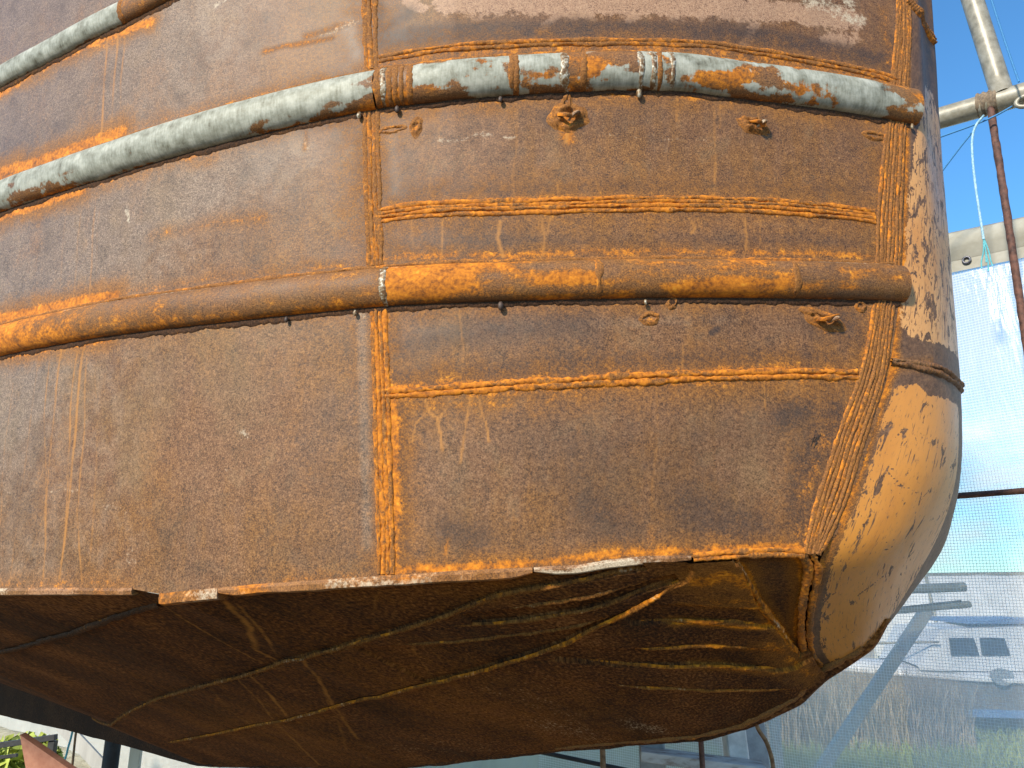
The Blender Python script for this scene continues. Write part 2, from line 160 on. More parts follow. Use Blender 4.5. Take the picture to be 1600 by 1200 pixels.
SEAM_R4 = [[0.5264,0.407],[0.4172,0.4681],[0.3147,0.5229],[0.2041,0.6153],[0.0808,0.7546]]
SEAM_R5 = [[0.5969,0.4844],[0.4939,0.5563],[0.3719,0.6301],[0.3023,0.6994],[0.1392,0.8231],[0.0762,0.9546]]
TRI = [[0.1192,0.0248],[0.1105,0.2573],[0.077,0.4909],[0.0474,0.718]]
TRI_L = [[0.1858,0.0238],[0.1547,0.0162],[0.1163,0.0188],[0.0672,0.0217],[0.0,-0.05]]
B_RUST = [[[[0.1893,0.0991],[0.1453,0.0748],[0.1222,0.1351]],0.03,0.75],[[[0.1866,0.2059],[0.1095,0.2347]],0.02,0.6],[[[0.1168,0.0841],[0.1031,0.2983],[0.0538,0.6429]],0.012,1.0],[[[0.0175,0.0629],[0.0067,0.2633],[0.0272,0.61]],0.018,1.0],[[[0.2443,0.216],[0.1135,0.2749]],0.006,0.9],[[[0.2758,0.297],[0.1003,0.4058]],0.006,0.8],[[[0.2532,0.4524],[0.0855,0.5897]],0.008,0.7],[[[0.3044,0.5353],[0.075,0.7631]],0.008,0.6],[[[0.1167,0.525],[0.0454,0.8646]],0.03,0.6],[[[0.5664,0.0783],[0.4265,0.0443]],0.02,0.3],[[[0.7017,0.065],[0.6109,0.0675]],0.03,0.25],[[[1.6688,0.7773],[1.483,0.8181]],0.1,0.3],[[[1.831,0.6947],[1.3213,0.6132]],0.04,0.3],[[[0.8612,0.5573],[0.748,0.773]],0.12,0.3]]
B_DRIP = [[[[1.0689,0.0656],[1.1021,0.1525],[1.1319,0.2615],[1.1428,0.3456]],0.012,0.6],[[[0.9199,0.0493],[0.9753,0.1565],[1.0872,0.2801],[1.093,0.3312]],0.022,0.7],[[[0.9104,0.0658],[0.9924,0.2177],[1.0726,0.315]],0.014,0.6],[[[1.2251,0.3925],[1.2945,0.4968],[1.3881,0.6129]],0.014,0.8],[[[1.2804,0.4056],[1.3538,0.5098],[1.4625,0.6334]],0.012,0.6],[[[0.9945,0.3044],[1.0716,0.4239],[1.1682,0.5512],[1.3455,0.7853]],0.016,0.7],[[[1.4743,0.642],[1.6212,0.8218],[1.7454,0.97]],0.016,0.6],[[[0.7473,0.2772],[0.8052,0.4095],[0.8325,0.4611]],0.01,0.5],[[[0.7256,0.2822],[0.7532,0.384]],0.01,0.45],[[[0.6653,0.0563],[0.7318,0.1492],[0.771,0.2211]],0.014,0.35],[[[0.6449,0.0596],[0.7028,0.1712]],0.012,0.35],[[[1.4343,0.4477],[1.5707,0.6043],[1.6633,0.7549]],0.02,0.4],[[[1.0534,0.4057],[1.2715,0.6627],[1.4785,0.8653]],0.014,0.5]]
B_PALE = [[[[0.7302,0.5921],[0.687,0.647],[0.6892,0.7876]],0.05,0.6],[[[1.2975,0.8668],[1.1326,0.8791],[0.9954,0.9114]],0.03,0.6],[[[0.7758,0.8163],[0.7118,0.8839]],0.035,0.8],[[[0.5673,0.8434],[0.527,0.9034]],0.025,0.9],[[[0.6352,0.5303],[0.6621,0.6305]],0.05,0.5],[[[1.8686,0.9472],[1.501,0.9147]],0.03,0.4]]
PAINT_UP = [[0.315,0.8639],[0.3642,0.2824],[0.3997,0.1476],[0.4502,0.0685],[0.5198,0.0692],[0.5671,0.0516],[0.5975,0.0642]]
PAINT_UP_END = [[0.6009,0.0558],[0.6085,0.2985],[0.6185,0.87]]
PAINT_LOW_TOP = [[0.6581,0.0594],[0.6542,0.2695],[0.6665,0.444],[0.6724,0.8741]]
PAINT_LOW = [[0.6619,0.0782],[0.6859,0.0639],[0.7108,0.0724],[0.742,0.0752],[0.7637,0.0685],[0.7877,0.0605],[0.8164,0.0699],[0.8619,0.0959],[0.9108,0.1295],[0.946,0.1764],[0.9762,0.4015]]
PAINT_EDGE = [[0.6525,0.8917],[0.6851,0.8997],[0.7297,0.8725],[0.7668,0.85],[0.8054,0.8584],[0.854,0.8296],[0.8929,0.7733],[0.936,0.7149]]
RING_STEM = [[0.6295,0.0222],[0.6305,0.1678],[0.6361,0.4098],[0.6453,0.8657]]
RING_STEM_TOP = [[0.2198,-0.0382],[0.2264,0.0964],[0.2358,0.2673],[0.2535,0.8311]]
SCRATCH = [[[0.6862,0.2904],[0.7002,0.3354],[0.7137,0.4046]],[[0.7408,0.2026],[0.7465,0.2523],[0.7517,0.3256]],[[0.7528,0.2755],[0.7562,0.393],[0.7627,0.5358]],[[0.7409,0.0494],[0.7501,0.1234]],[[0.7583,0.0314],[0.7655,0.0914]],[[0.7059,0.1939],[0.701,0.2373],[0.6987,0.2781]],[[0.6864,0.3291],[0.6816,0.3897],[0.6808,0.4815]],[[0.7389,0.2085],[0.7365,0.2231],[0.739,0.2477]],[[0.6984,0.0728],[0.7108,0.0898],[0.7182,0.0831]],[[0.7123,0.4997],[0.7188,0.6507]],[[0.8093,0.3683],[0.807,0.4291],[0.8086,0.4898]],[[0.8172,0.3849],[0.8142,0.4551]],[[0.8358,0.2066],[0.8344,0.2588]],[[0.9315,0.3973],[0.9137,0.5494]],[[0.868,0.3764],[0.8441,0.5394]],[[0.7609,0.3367],[0.7672,0.3872]],[[0.7801,0.5623],[0.7991,0.6038]],[[0.7615,0.5539],[0.7739,0.5679]],[[0.8305,0.7432],[0.8368,0.8289]]]

_QS = np.arange(0, 5.2, .01)
_CH = np.array(CHINE); _KL = np.array(KEEL); _JL = np.array(STEM_FOOT)
def _build_bottom():
    s0 = _CH[:, 0].max()
    s = s0 - np.arange(0, 5.6, .005)
    P = side(s, lerp_curve(_CH, s))
    L = np.concatenate([[0], np.cumsum(np.linalg.norm(np.diff(P[:, :2], axis=0), axis=1))])
    C = np.stack([np.interp(_QS, L, P[:, k]) for k in range(3)], -1)
    tc = (C[:, :2] - CLA) @ CLD
    t0 = _KL[:, 0].min()
    tk = tc + (t0 - tc[0])*np.exp(-_QS/.35)
    K = keel_point(tk, lerp_curve(_KL, tk))
    return C, K
_BC, _BK = _build_bottom()
def bottom(q, w, off=0.0):
    q = np.asarray(q, float); w = np.asarray(w, float)
    C = np.stack([np.interp(q, _QS, _BC[:, k]) for k in range(3)], -1)
    K = np.stack([np.interp(q, _QS, _BK[:, k]) for k in range(3)], -1)
    P = C + (K - C)*w[..., None]
    jt = np.linspace(0, 1, len(_JL))
    Jw = np.stack([np.interp(w, jt, _JL[:, k]) for k in range(3)], -1)
    base = _BC[0] + (_BK[0] - _BC[0])*w[..., None]
    P = P + (Jw - base)*(np.clip(1 - q/.30, 0, 1)**2)[..., None]
    if np.any(off):
        P = P + bottom_normal(q, w)*np.asarray(off)[..., None]
    return P
def bottom_normal(q, w):
    d = 2e-3
    a = bottom(q + d, w) - bottom(q - d, w); b = bottom(q, w + d) - bottom(q, w - d)
    n = np.cross(a, b); n /= np.linalg.norm(n, axis=-1, keepdims=True)
    return np.where(n[..., 2:3] > 0, -n, n)

_SJ = chain(STEM_J, n=160, rounds=2); _SK = chain(STEM_K, n=160, rounds=2)
def _rows():
    J = np.array(STEM_J); K = np.array(STEM_K)
    for _ in range(2):
        nj, nk = [J[0]], [K[0]]
        for a, b, c, d in zip(J[:-1], J[1:], K[:-1], K[1:]):
            nj += [a*.75 + b*.25, a*.25 + b*.75]; nk += [c*.75 + d*.25, c*.25 + d*.75]
        nj.append(J[-1]); nk.append(K[-1]); J = np.array(nj); K = np.array(nk)
    L = np.concatenate([[0], np.cumsum(.5*np.linalg.norm(np.diff(J, axis=0), axis=1) + .5*np.linalg.norm(np.diff(K, axis=0), axis=1))])
    t = np.linspace(0, L[-1], 400)
    return (np.stack([np.interp(t, L, J[:, k]) for k in range(3)], -1), np.stack([np.interp(t, L, K[:, k]) for k in range(3)], -1))
_SJ, _SK = _rows()
_SR = np.linspace(0, 1, 400)
def mirror(P):
    P = np.array(P, float)
    d = (P[..., :2] - CLA) @ CLN
    P[..., :2] -= 2*d[..., None]*CLN
    return P
def stem(r, c):
    """rounded stem plating; c = 0 at the near joint, 1 on the centre line, up to 2 on the far side"""
    r = np.asarray(r, float); c = np.asarray(c, float)
    J = np.stack([np.interp(r, _SR, _SJ[:, k]) for k in range(3)], -1)
    K = np.stack([np.interp(r, _SR, _SK[:, k]) for k in range(3)], -1)
    cc = np.where(c > 1, 2 - c, c)[..., None]
    d = np.linalg.norm(K - J, axis=-1, keepdims=True)
    z = J[..., 2] - EYE
    lo = np.clip((.06 - z)/.2, 0, 1)[..., None]
    th = np.array([np.cos(np.radians(12)), np.sin(np.radians(12)), 0.0])
    tj = th*(1 - lo) + lo*(K - J)/np.maximum(d, 1e-6)
    P1 = J + tj*d*.42
    P2 = K + np.array([CLN[0], CLN[1], 0.0])*d*.46
    P = J*(1 - cc)**3 + 3*P1*cc*(1 - cc)**2 + 3*P2*cc**2*(1 - cc) + K*cc**3
    return np.where((c > 1)[..., None], mirror(P), P)

# ---------------------------------------------------------------- node helpers
class NT:
    def __init__(self, name):
        self.mat = bpy.data.materials.new(name); self.mat.use_nodes = True
        self.t = self.mat.node_tree; self.t.nodes.clear()
        self.out = self.t.nodes.new('ShaderNodeOutputMaterial')
    def new(self, kind, **kw):
        n = self.t.nodes.new(kind)
        for k, v in kw.items(): setattr(n, k, v)
        return n
    def put(self, sock, v):
        if hasattr(v, 'is_output'): self.t.links.new(v, sock)
        elif isinstance(v, (tuple, list)) and len(v) == 3 and sock.type == 'RGBA': sock.default_value = (*v, 1)
        else: sock.default_value = v
    def m(self, op, a, b=0.0, c=None):
        n = self.new('ShaderNodeMath', operation=op); self.put(n.inputs[0], a); self.put(n.inputs[1], b)
        if c is not None: self.put(n.inputs[2], c)
        return n.outputs[0]
    def attr(self, name, vec=False):
        n = self.new('ShaderNodeAttribute', attribute_name=name)
        return n.outputs['Vector' if vec else 'Fac']
    def noise(self, v, scale, detail=4, rough=.55, dist=0.0):
        n = self.new('ShaderNodeTexNoise'); self.put(n.inputs['Vector'], v)
        n.inputs['Scale'].default_value = scale; n.inputs['Detail'].default_value = detail
        n.inputs['Roughness'].default_value = rough; n.inputs['Distortion'].default_value = dist
        return n.outputs[0]
    def scale(self, v, s, loc=(0, 0, 0)):
        n = self.new('ShaderNodeMapping'); self.put(n.inputs['Vector'], v)
        n.inputs['Scale'].default_value = s; n.inputs['Location'].default_value = loc
        return n.outputs[0]
    def obj(self):
        return self.new('ShaderNodeTexCoord').outputs['Object']
    def step(self, v, a, b, lo=0.0, hi=1.0):
        n = self.new('ShaderNodeMapRange', interpolation_type='SMOOTHSTEP'); self.put(n.inputs['Value'], v)
        n.inputs['From Min'].default_value = a; n.inputs['From Max'].default_value = b
        n.inputs['To Min'].default_value = lo; n.inputs['To Max'].default_value = hi
        return n.outputs[0]
    def ramp(self, f, stops):
        n = self.new('ShaderNodeValToRGB'); self.put(n.inputs[0], f)
        e = n.color_ramp.elements
        while len(e) < len(stops): e.new(.5)
        for x, (p, c) in zip(e, stops): x.position = p; x.color = (*c, 1)
        return n.outputs[0]
    def mix(self, f, a, b):
        n = self.new('ShaderNodeMix', data_type='RGBA'); self.put(n.inputs['Factor'], f)
        self.put(n.inputs['A'], a); self.put(n.inputs['B'], b)
        return n.outputs['Result']
    def bump(self, h, strength, dist, normal=None):
        n = self.new('ShaderNodeBump'); self.put(n.inputs['Height'], h)
        n.inputs['Strength'].default_value = strength; n.inputs['Distance'].default_value = dist
        if normal is not None: self.put(n.inputs['Normal'], normal)
        return n.outputs[0]
    def bsdf(self, color, rough=.6, metal=0.0, normal=None, spec=.5, trans=0.0):
        n = self.new('ShaderNodeBsdfPrincipled'); self.put(n.inputs['Base Color'], color)
        self.put(n.inputs['Roughness'], rough); self.put(n.inputs['Metallic'], metal)
        n.inputs['Specular IOR Level'].default_value = spec
        if normal is not None: self.put(n.inputs['Normal'], normal)
        self.t.links.new(n.outputs[0], self.out.inputs[0])
        return n

def hull_steel(name, painted=False):
    """rusted shipyard steel; stains, wear, paint, plus painted sheen and shade, come from attributes of the plates themselves"""
    n = NT(name)
    u = n.attr('huv', True)
    g = n.noise(u, 430, 3, .7)
    g2 = n.noise(n.scale(u, (1, 1, 1), (3, 1, 0)), 165, 4, .6)
    m = n.noise(u, 34, 5, .62)
    l = n.noise(u, 6.5, 4, .55)
    st = n.noise(n.scale(u, (1, .10, 1)), 55, 4, .6)
    gm = n.m('ADD', n.m('MULTIPLY', g, .62), n.m('ADD', n.m('MULTIPLY', g2, .26), n.m('MULTIPLY', m, .12)))
    base = n.ramp(gm, [(.38, (.044, .019, .007)), (.46, (.132, .059, .022)), (.54, (.208, .098, .040)), (.62, (.33, .178, .085))])
    warm = n.ramp(gm, [(.38, (.045, .018, .005)), (.46, (.135, .056, .013)), (.54, (.225, .097, .023)), (.62, (.34, .165, .050))])
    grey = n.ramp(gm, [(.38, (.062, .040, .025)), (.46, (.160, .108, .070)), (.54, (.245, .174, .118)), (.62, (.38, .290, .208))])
    c = n.mix(n.step(n.m('ADD', l, n.m('MULTIPLY', n.m('SUBTRACT', st, .5), .5)), .40, .68), base, warm)
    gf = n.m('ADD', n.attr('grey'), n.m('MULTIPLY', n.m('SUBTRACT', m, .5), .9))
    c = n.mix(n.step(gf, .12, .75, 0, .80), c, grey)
    pt = n.noise(n.scale(u, (1, .8, 1), (4, 8, 0)), 15, 6, .66, .5)
    c = n.mix(n.step(n.m('ADD', pt, n.m('MULTIPLY', n.m('SUBTRACT', g2, .5), .25)), .555, .63, 0, .32), c, n.ramp(gm, [(.40, (.035, .020, .010)), (.60, (.16, .098, .050))]))
    c = n.mix(n.step(n.m('ADD', pt, n.m('MULTIPLY', n.m('SUBTRACT', g2, .5), .25)), .44, .36, 0, .24), c, n.ramp(gm, [(.40, (.14, .078, .030)), (.60, (.36, .225, .11))]))
    big = n.noise(n.scale(u, (1, .6, 1), (2, 7, 0)), 4.2, 4, .62)
    c = n.mix(n.step(big, .50, .74, 0, .55), c, n.ramp(gm, [(.40, (.035, .020, .012)), (.60, (.13, .078, .046))]))
    c = n.mix(n.step(big, .46, .28, 0, .35), c, n.ramp(gm, [(.40, (.12, .075, .030)), (.60, (.30, .19, .085))]))
    du = n.noise(n.scale(u, (1, .45, 1), (11, 3, 0)), 8.5, 5, .66)
    c = n.mix(n.step(n.m('ADD', du, n.m('MULTIPLY', n.m('SUBTRACT', g2, .5), .35)), .52, .74, 0, .42), c, n.ramp(gm, [(.38, (.13, .050, .010)), (.52, (.26, .105, .020)), (.64, (.38, .175, .045))]))
    # tan primer remains
    tf = n.m('ADD', n.attr('tan'), n.m('ADD', n.m('MULTIPLY', n.m('SUBTRACT', m, .5), 1.3), n.m('MULTIPLY', n.m('SUBTRACT', g2, .5), .7)))
    c = n.mix(n.step(tf, .35, .62, 0, .8), c, n.ramp(gm, [(.38, (.16, .085, .05)), (.5, (.42, .24, .14)), (.62, (.56, .36, .22))]))
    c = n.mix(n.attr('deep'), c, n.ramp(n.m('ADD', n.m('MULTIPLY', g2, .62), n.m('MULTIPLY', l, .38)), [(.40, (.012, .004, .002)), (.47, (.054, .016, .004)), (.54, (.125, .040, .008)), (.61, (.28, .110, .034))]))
    # dark scale, plus shade painted under the rails and on the keel
    df = n.m('ADD', n.attr('dark'), n.m('ADD', n.m('MULTIPLY', n.m('SUBTRACT', m, .5), .8), n.m('MULTIPLY', n.m('SUBTRACT', g, .5), .6)))
    c = n.mix(n.step(df, .10, .75, 0, .82), c, n.ramp(g, [(.35, (.022, .014, .010)), (.65, (.085, .050, .032))]))
    # fresh orange rust
    oa = n.attr('rust')
    on = n.m('ADD', n.m('MULTIPLY', n.m('SUBTRACT', m, .5), .95), n.m('ADD', n.m('MULTIPLY', n.m('SUBTRACT', g, .5), .55), n.m('MULTIPLY', n.m('SUBTRACT', g2, .5), .65)))
    of = n.m('ADD', oa, on)
    orange = n.ramp(n.m('ADD', n.m('MULTIPLY', g2, .5), n.m('MULTIPLY', m, .5)), [(.36, (.14, .040, .005)), (.47, (.40, .122, .007)), (.58, (.63, .205, .009)), (.69, (.76, .33, .03))])
    soft = n.step(n.m('ADD', n.attr('glow'), n.m('MULTIPLY', on, .8)), .05, .80, 0, .80)
    c = n.mix(soft, c, n.ramp(gm, [(.36, (.085, .030, .006)), (.48, (.21, .076, .011)), (.62, (.38, .150, .022))]))
    hard = n.step(of, .46, .86, 0, .92)
    c = n.mix(hard, c, orange)
    # run marks
    dr = n.m('ADD', n.attr('drip'), n.m('MULTIPLY', n.m('SUBTRACT', g2, .5), .5))
    c = n.mix(n.step(dr, .12, .85, 0, .75), c, (.44, .185, .035))
    # bare / pale scuffs
    pf = n.m('ADD', n.attr('pale'), n.m('ADD', n.m('MULTIPLY', n.m('SUBTRACT', g2, .5), 1.2), n.m('MULTIPLY', n.m('SUBTRACT', m, .5), .6)))
    c = n.mix(n.step(pf, .32, .75, 0, .85), c, n.ramp(g, [(.35, (.34, .26, .17)), (.65, (.66, .56, .40))]))
    rough = n.m('SUBTRACT', n.m('ADD', n.m('MULTIPLY', g, .22), n.m('ADD', .46, n.m('MULTIPLY', soft, .35))), n.m('MULTIPLY', n.m('MAXIMUM', n.attr('grey'), 0.0), .10))
    # old paint / zinc on the rails
    ma = n.attr('metal')
    sk = n.new('ShaderNodeMapping'); n.put(sk.inputs['Vector'], u); sk.inputs['Rotation'].default_value = (0, 0, .5); sk.inputs['Scale'].default_value = (1, .16, 1)
    sc = n.noise(sk.outputs[0], 260, 3, .7)
    mf = n.m('ADD', ma, n.m('ADD', n.m('MULTIPLY', n.m('SUBTRACT', m, .5), 1.7), n.m('MULTIPLY', n.m('SUBTRACT', sc, .5), .28)))
    mk = n.step(mf, .42, .56)
    mcol = n.ramp(n.m('ADD', n.m('MULTIPLY', sc, .30), n.m('MULTIPLY', m, .70)), [(.33, (.07, .058, .036)), (.40, (.19, .185, .135)), (.50, (.29, .29, .23)), (.62, (.43, .425, .35))])
    c = n.mix(mk, c, mcol)
    rough = n.m('ADD', rough, n.m('MULTIPLY', mk, .05))
    h = n.m('ADD', n.m('MULTIPLY', g, .35), n.m('ADD', n.m('MULTIPLY', g2, .6), n.m('MULTIPLY', m, 1.0)))
    bstr = .30

    if painted:
        ch = n.noise(n.scale(u, (1.0, .5, 1)), 48, 6, .68, .6)
        ch2 = n.noise(n.scale(u, (1.5, .6, 1), (5, 2, 0)), 130, 4, .65, .3)
        hs = n.new('ShaderNodeMapping'); n.put(hs.inputs['Vector'], u); hs.inputs['Rotation'].default_value = (0, 0, .9); hs.inputs['Scale'].default_value = (1, .09, 1)
        hair = n.noise(hs.outputs[0], 190, 3, .7, .3)
        edge = n.m('ADD', n.m('MULTIPLY', n.m('SUBTRACT', m, .5), 1.0), n.m('ADD', n.m('MULTIPLY', n.m('SUBTRACT', g2, .5), .6), n.m('MULTIPLY', n.m('SUBTRACT', hair, .5), .45)))
        pa = n.m('ADD', n.attr('paint'), edge)
        pk = n.step(pa, .485, .515)
        chip = n.step(n.m('ADD', ch, n.m('MULTIPLY', n.attr('chip'), .42)), .640, .652)
        chip2 = n.step(n.m('ADD', ch2, n.m('MULTIPLY', n.attr('chip'), .26)), .675, .69)
        chip3 = n.step(n.m('ADD', hair, n.m('MULTIPLY', n.attr('chip'), .30)), .665, .68)
        pk = n.m('MULTIPLY', pk, n.m('MULTIPLY', n.m('SUBTRACT', 1.0, chip), n.m('MULTIPLY', n.m('SUBTRACT', 1.0, chip3), n.m('SUBTRACT', 1.0, chip2))))
        scr = n.m('ADD', n.attr('scratch'), n.m('ADD', n.m('MULTIPLY', n.m('SUBTRACT', g2, .5), 1.1), n.m('MULTIPLY', n.m('SUBTRACT', ch, .5), 1.2)))
        pk = n.m('MULTIPLY', pk, n.m('SUBTRACT', 1.0, n.step(scr, .62, .72)))
        stain = n.noise(n.scale(u, (1, .35, 1), (9, 4, 0)), 11, 7, .65)
        pcol = n.mix(n.step(stain, .40, .72, 0, .65), n.mix(n.attr('fresh'), (.60, .305, .105), (.56, .230, .040)), (.44, .165, .028))
        pcol = n.mix(n.step(ch2, .53, .68, 0, .45), pcol, (.27, .125, .045))
        pcol = n.mix(n.step(hair, .56, .70, 0, .40), pcol, (.24, .11, .04))
        bare = n.ramp(n.m('ADD', n.m('MULTIPLY', g2, .5), n.m('MULTIPLY', m, .5)), [(.36, (.040, .022, .014)), (.50, (.105, .056, .032)), (.64, (.20, .11, .062))])
        c = n.mix(n.m('MULTIPLY', n.step(oa, .1, .5, 1, 0), .75), c, bare)
        c = n.mix(pk, c, pcol)
        rough = n.m('ADD', n.m('MULTIPLY', rough, n.m('SUBTRACT', 1.0, pk)), n.m('MULTIPLY', pk, n.m('ADD', .26, n.m('MULTIPLY', stain, .25))))
        h = n.m('ADD', n.m('MULTIPLY', h, n.m('SUBTRACT', 1.0, n.m('MULTIPLY', pk, .85))), n.m('MULTIPLY', pk, 1.6))
    h = n.m('ADD', h, n.m('MULTIPLY', n.m('MULTIPLY', n.attr('deep'), n.m('ADD', g2, m)), 1.6))
    nb = n.bump(h, bstr, .0012)
    bs = n.bsdf(c, n.m('MINIMUM', n.m('ADD', rough, n.m('MULTIPLY', n.attr('deep'), .35)), .95), n.m('MULTIPLY', mk, .15), nb, .30)
    n.put(bs.inputs['Specular IOR Level'], n.m('SUBTRACT', .42, n.m('MULTIPLY', n.attr('deep'), .34)))
    return n.mat

def simple(name, stops, scale=20, rough=.6, metal=0.0, detail=5, bump=.3, dist=.003, stretch=(1, 1, 1), spec=.5):
    n = NT(name); v = n.scale(n.obj(), stretch)
    f = n.noise(v, scale, detail, .6)
    n.bsdf(n.ramp(f, stops), n.m('ADD', rough - .1, n.m('MULTIPLY', f, .2)), metal, n.bump(f, bump, dist), spec)
    return n.mat

M_STEEL = hull_steel('rusted_steel')
M_STEM = hull_steel('rusted_steel_old_paint', True)
M_TUBE = simple('galvanised_tube', [(.3, (.17, .15, .105)), (.5, (.28, .25, .185)), (.7, (.37, .34, .27))], 26, .42, .1)
M_TAPE = simple('wrapped_tape', [(.35, (.10, .07, .045)), (.65, (.26, .19, .12))], 90, .8)
M_ROD = simple('rusty_rod', [(.35, (.05, .022, .015)), (.65, (.16, .070, .045))], 60, .75)
M_BROWNROD = simple('brown_rod', [(.35, (.13, .07, .03)), (.65, (.30, .18, .09))], 60, .7)
M_BLUE = simple('blue_cord', [(.3, (.02, .12, .30)), (.7, (.06, .26, .50))], 300, .7)
M_ROPE = simple('pale_rope', [(.3, (.14, .34, .46)), (.7, (.46, .62, .68))], 140, .8)
M_TEAL = simple('teal_strand', [(.3, (.05, .30, .36)), (.7, (.18, .52, .55))], 200, .8)
M_HEM = simple('beige_hem', [(.3, (.27, .25, .19)), (.7, (.37, .35, .285))], 18, .75, 0, 4, .2)
M_RING = simple('eyelet_metal', [(.3, (.05, .05, .06)), (.7, (.16, .16, .18))], 80, .4, .7)
_n = NT('scrim_thread'); _d = _n.new('ShaderNodeBsdfDiffuse'); _d.inputs[0].default_value = (.84, .84, .82, 1); _t = _n.new('ShaderNodeBsdfTranslucent'); _t.inputs[0].default_value = (.84, .84, .82, 1)
_m = _n.new('ShaderNodeMixShader'); _m.inputs[0].default_value = .55; _n.t.links.new(_d.outputs[0], _m.inputs[1]); _n.t.links.new(_t.outputs[0], _m.inputs[2]); _n.t.links.new(_m.outputs[0], _n.out.inputs[0]); M_THREAD = _n.mat
M_BLACK = simple('black_steel', [(.3, (.012, .012, .013)), (.7, (.035, .034, .033))], 40, .6)
M_WHITEPOST = simple('white_painted_post', [(.3, (.52, .51, .47)), (.6, (.70, .69, .65)), (.75, (.76, .75, .71))], 30, .6)
M_GREYPOST = simple('grey_post', [(.3, (.22, .24, .25)), (.7, (.36, .38, .39))], 30, .6)
M_CREAM = simple('cream_timber', [(.3, (.62, .54, .38)), (.7, (.78, .70, .52))], 12, .7, 0, 5, .3, .004, (1, 1, .1))
M_PLATE = simple('red_lead_plate', [(.3, (.34, .14, .085)), (.7, (.50, .24, .15))], 22, .7)
M_BOARD = simple('peeling_board', [(.35, (.22, .16, .12)), (.48, (.48, .47, .44)), (.7, (.64, .64, .62))], 26, .8, 0, 6, .5, .005, (.4, 1, 1))
M_GREYWOOD = simple('weathered_timber', [(.3, (.38, .37, .34)), (.7, (.56, .55, .51))], 14, .8, 0, 5, .4, .005, (1, 1, .15))
M_GEL = simple('white_gelcoat', [(.3, (.68, .68, .66)), (.7, (.80, .80, .78))], 6, .35)
M_DARKHULL = simple('grey_brown_topsides', [(.3, (.16, .14, .12)), (.7, (.27, .24, .21))], 5, .5)
M_BLUEPAINT = simple('blue_paint', [(.3, (.09, .17, .36)), (.7, (.14, .25, .46))], 8, .4)
M_COVER = simple('white_boat_cover', [(.3, (.60, .59, .55)), (.7, (.78, .77, .73))], 5, .7, 0, 6, .8, .05)
M_TANPANEL = simple('tan_panel', [(.3, (.46, .42, .32)), (.7, (.56, .52, .42))], 8, .5)
_n = NT('dark_window'); _n.bsdf((.018, .022, .028), .08, 0, None, .5); M_WIN = _n.mat
_n = NT('silver_weld'); _u = _n.obj(); _f = _n.noise(_u, 160, 4, .6)
_n.bsdf(_n.ramp(_f, [(.40, (.13, .055, .015)), (.52, (.24, .17, .09)), (.64, (.52, .49, .40))]), .5, .2, _n.bump(_f, .5, .002)); M_SILVER = _n.mat
# translucent sheeting
def film(name, haze, tint):
    n = NT(name); v = n.obj()
    w = n.noise(n.scale(v, (1.2, 1.2, .5)), 3.2, 5, .6, .6)
    nb = n.bump(w, .7, .05)
    d = n.new('ShaderNodeBsdfDiffuse'); n.put(d.inputs['Color'], tint); n.put(d.inputs['Normal'], nb)
    tl = n.new('ShaderNodeBsdfTranslucent'); n.put(tl.inputs['Color'], tint); n.put(tl.inputs['Normal'], nb)
    gl = n.new('ShaderNodeBsdfGlossy'); gl.inputs['Roughness'].default_value = .25; n.put(gl.inputs['Normal'], nb)
    tr = n.new('ShaderNodeBsdfTransparent'); n.put(tr.inputs['Color'], (.97, .98, 1.0))
    a = n.new('ShaderNodeMixShader'); a.inputs[0].default_value = .5; n.t.links.new(d.outputs[0], a.inputs[1]); n.t.links.new(tl.outputs[0], a.inputs[2])
    b = n.new('ShaderNodeMixShader'); b.inputs[0].default_value = .07; n.t.links.new(a.outputs[0], b.inputs[1]); n.t.links.new(gl.outputs[0], b.inputs[2])
    f = n.m('ADD', haze, n.m('MULTIPLY', n.m('SUBTRACT', w, .5), .35))
    c = n.new('ShaderNodeMixShader'); n.put(c.inputs[0], f); n.t.links.new(tr.outputs[0], c.inputs[1]); n.t.links.new(b.outputs[0], c.inputs[2])
    n.t.links.new(c.outputs[0], n.out.inputs[0])
    return n.mat
M_FILM = film('clear_sheeting', .54, (1.0, .93, .80))
M_FILM2 = film('clear_sheeting_lap', .24, (.86, .90, .96))
# ground
_n = NT('yard_ground'); _v = _n.obj()
_a = _n.noise(_v, .35, 6, .6); _b = _n.noise(_v, 9, 5, .65); _c = _n.noise(_v, 70, 3, .6)
_gr = _n.ramp(_n.m('ADD', _n.m('MULTIPLY', _b, .6), _n.m('MULTIPLY', _c, .4)), [(.36, (.10, .075, .045)), (.5, (.19, .145, .09)), (.64, (.29, .235, .16))])
_gs = _n.ramp(_b, [(.35, (.16, .18, .05)), (.55, (.30, .31, .10)), (.7, (.46, .42, .22))])
_far = _n.new('ShaderNodeSeparateXYZ'); _n.put(_far.inputs[0], _v)
_k = _n.step(_n.m('ADD', _far.outputs['Y'], _n.m('MULTIPLY', _n.m('SUBTRACT', _a, .5), 4.0)), 5.6, 7.2)
_st = _n.ramp(_b, [(.35, (.34, .29, .18)), (.55, (.50, .44, .29)), (.7, (.62, .56, .40))])
_gs = _n.mix(_n.step(_n.m('ADD', _far.outputs['X'], _n.m('MULTIPLY', _a, 2.0)), -1.2, .4), _st, _gs)
_n.bsdf(_n.mix(_k, _gr, _gs), .9, 0, _n.bump(_n.m('ADD', _b, _c), .6, .03), .2); M_GROUND = _n.mat
M_GRASS = simple('grass_blades', [(.3, (.20, .26, .04)), (.55, (.36, .42, .09)), (.75, (.56, .52, .22))], 3, .7, 0, 3, .1)
M_REED = simple('dry_stalks', [(.3, (.22, .17, .10)), (.55, (.40, .32, .21)), (.75, (.58, .50, .36))], 4, .8, 0, 3, .1)
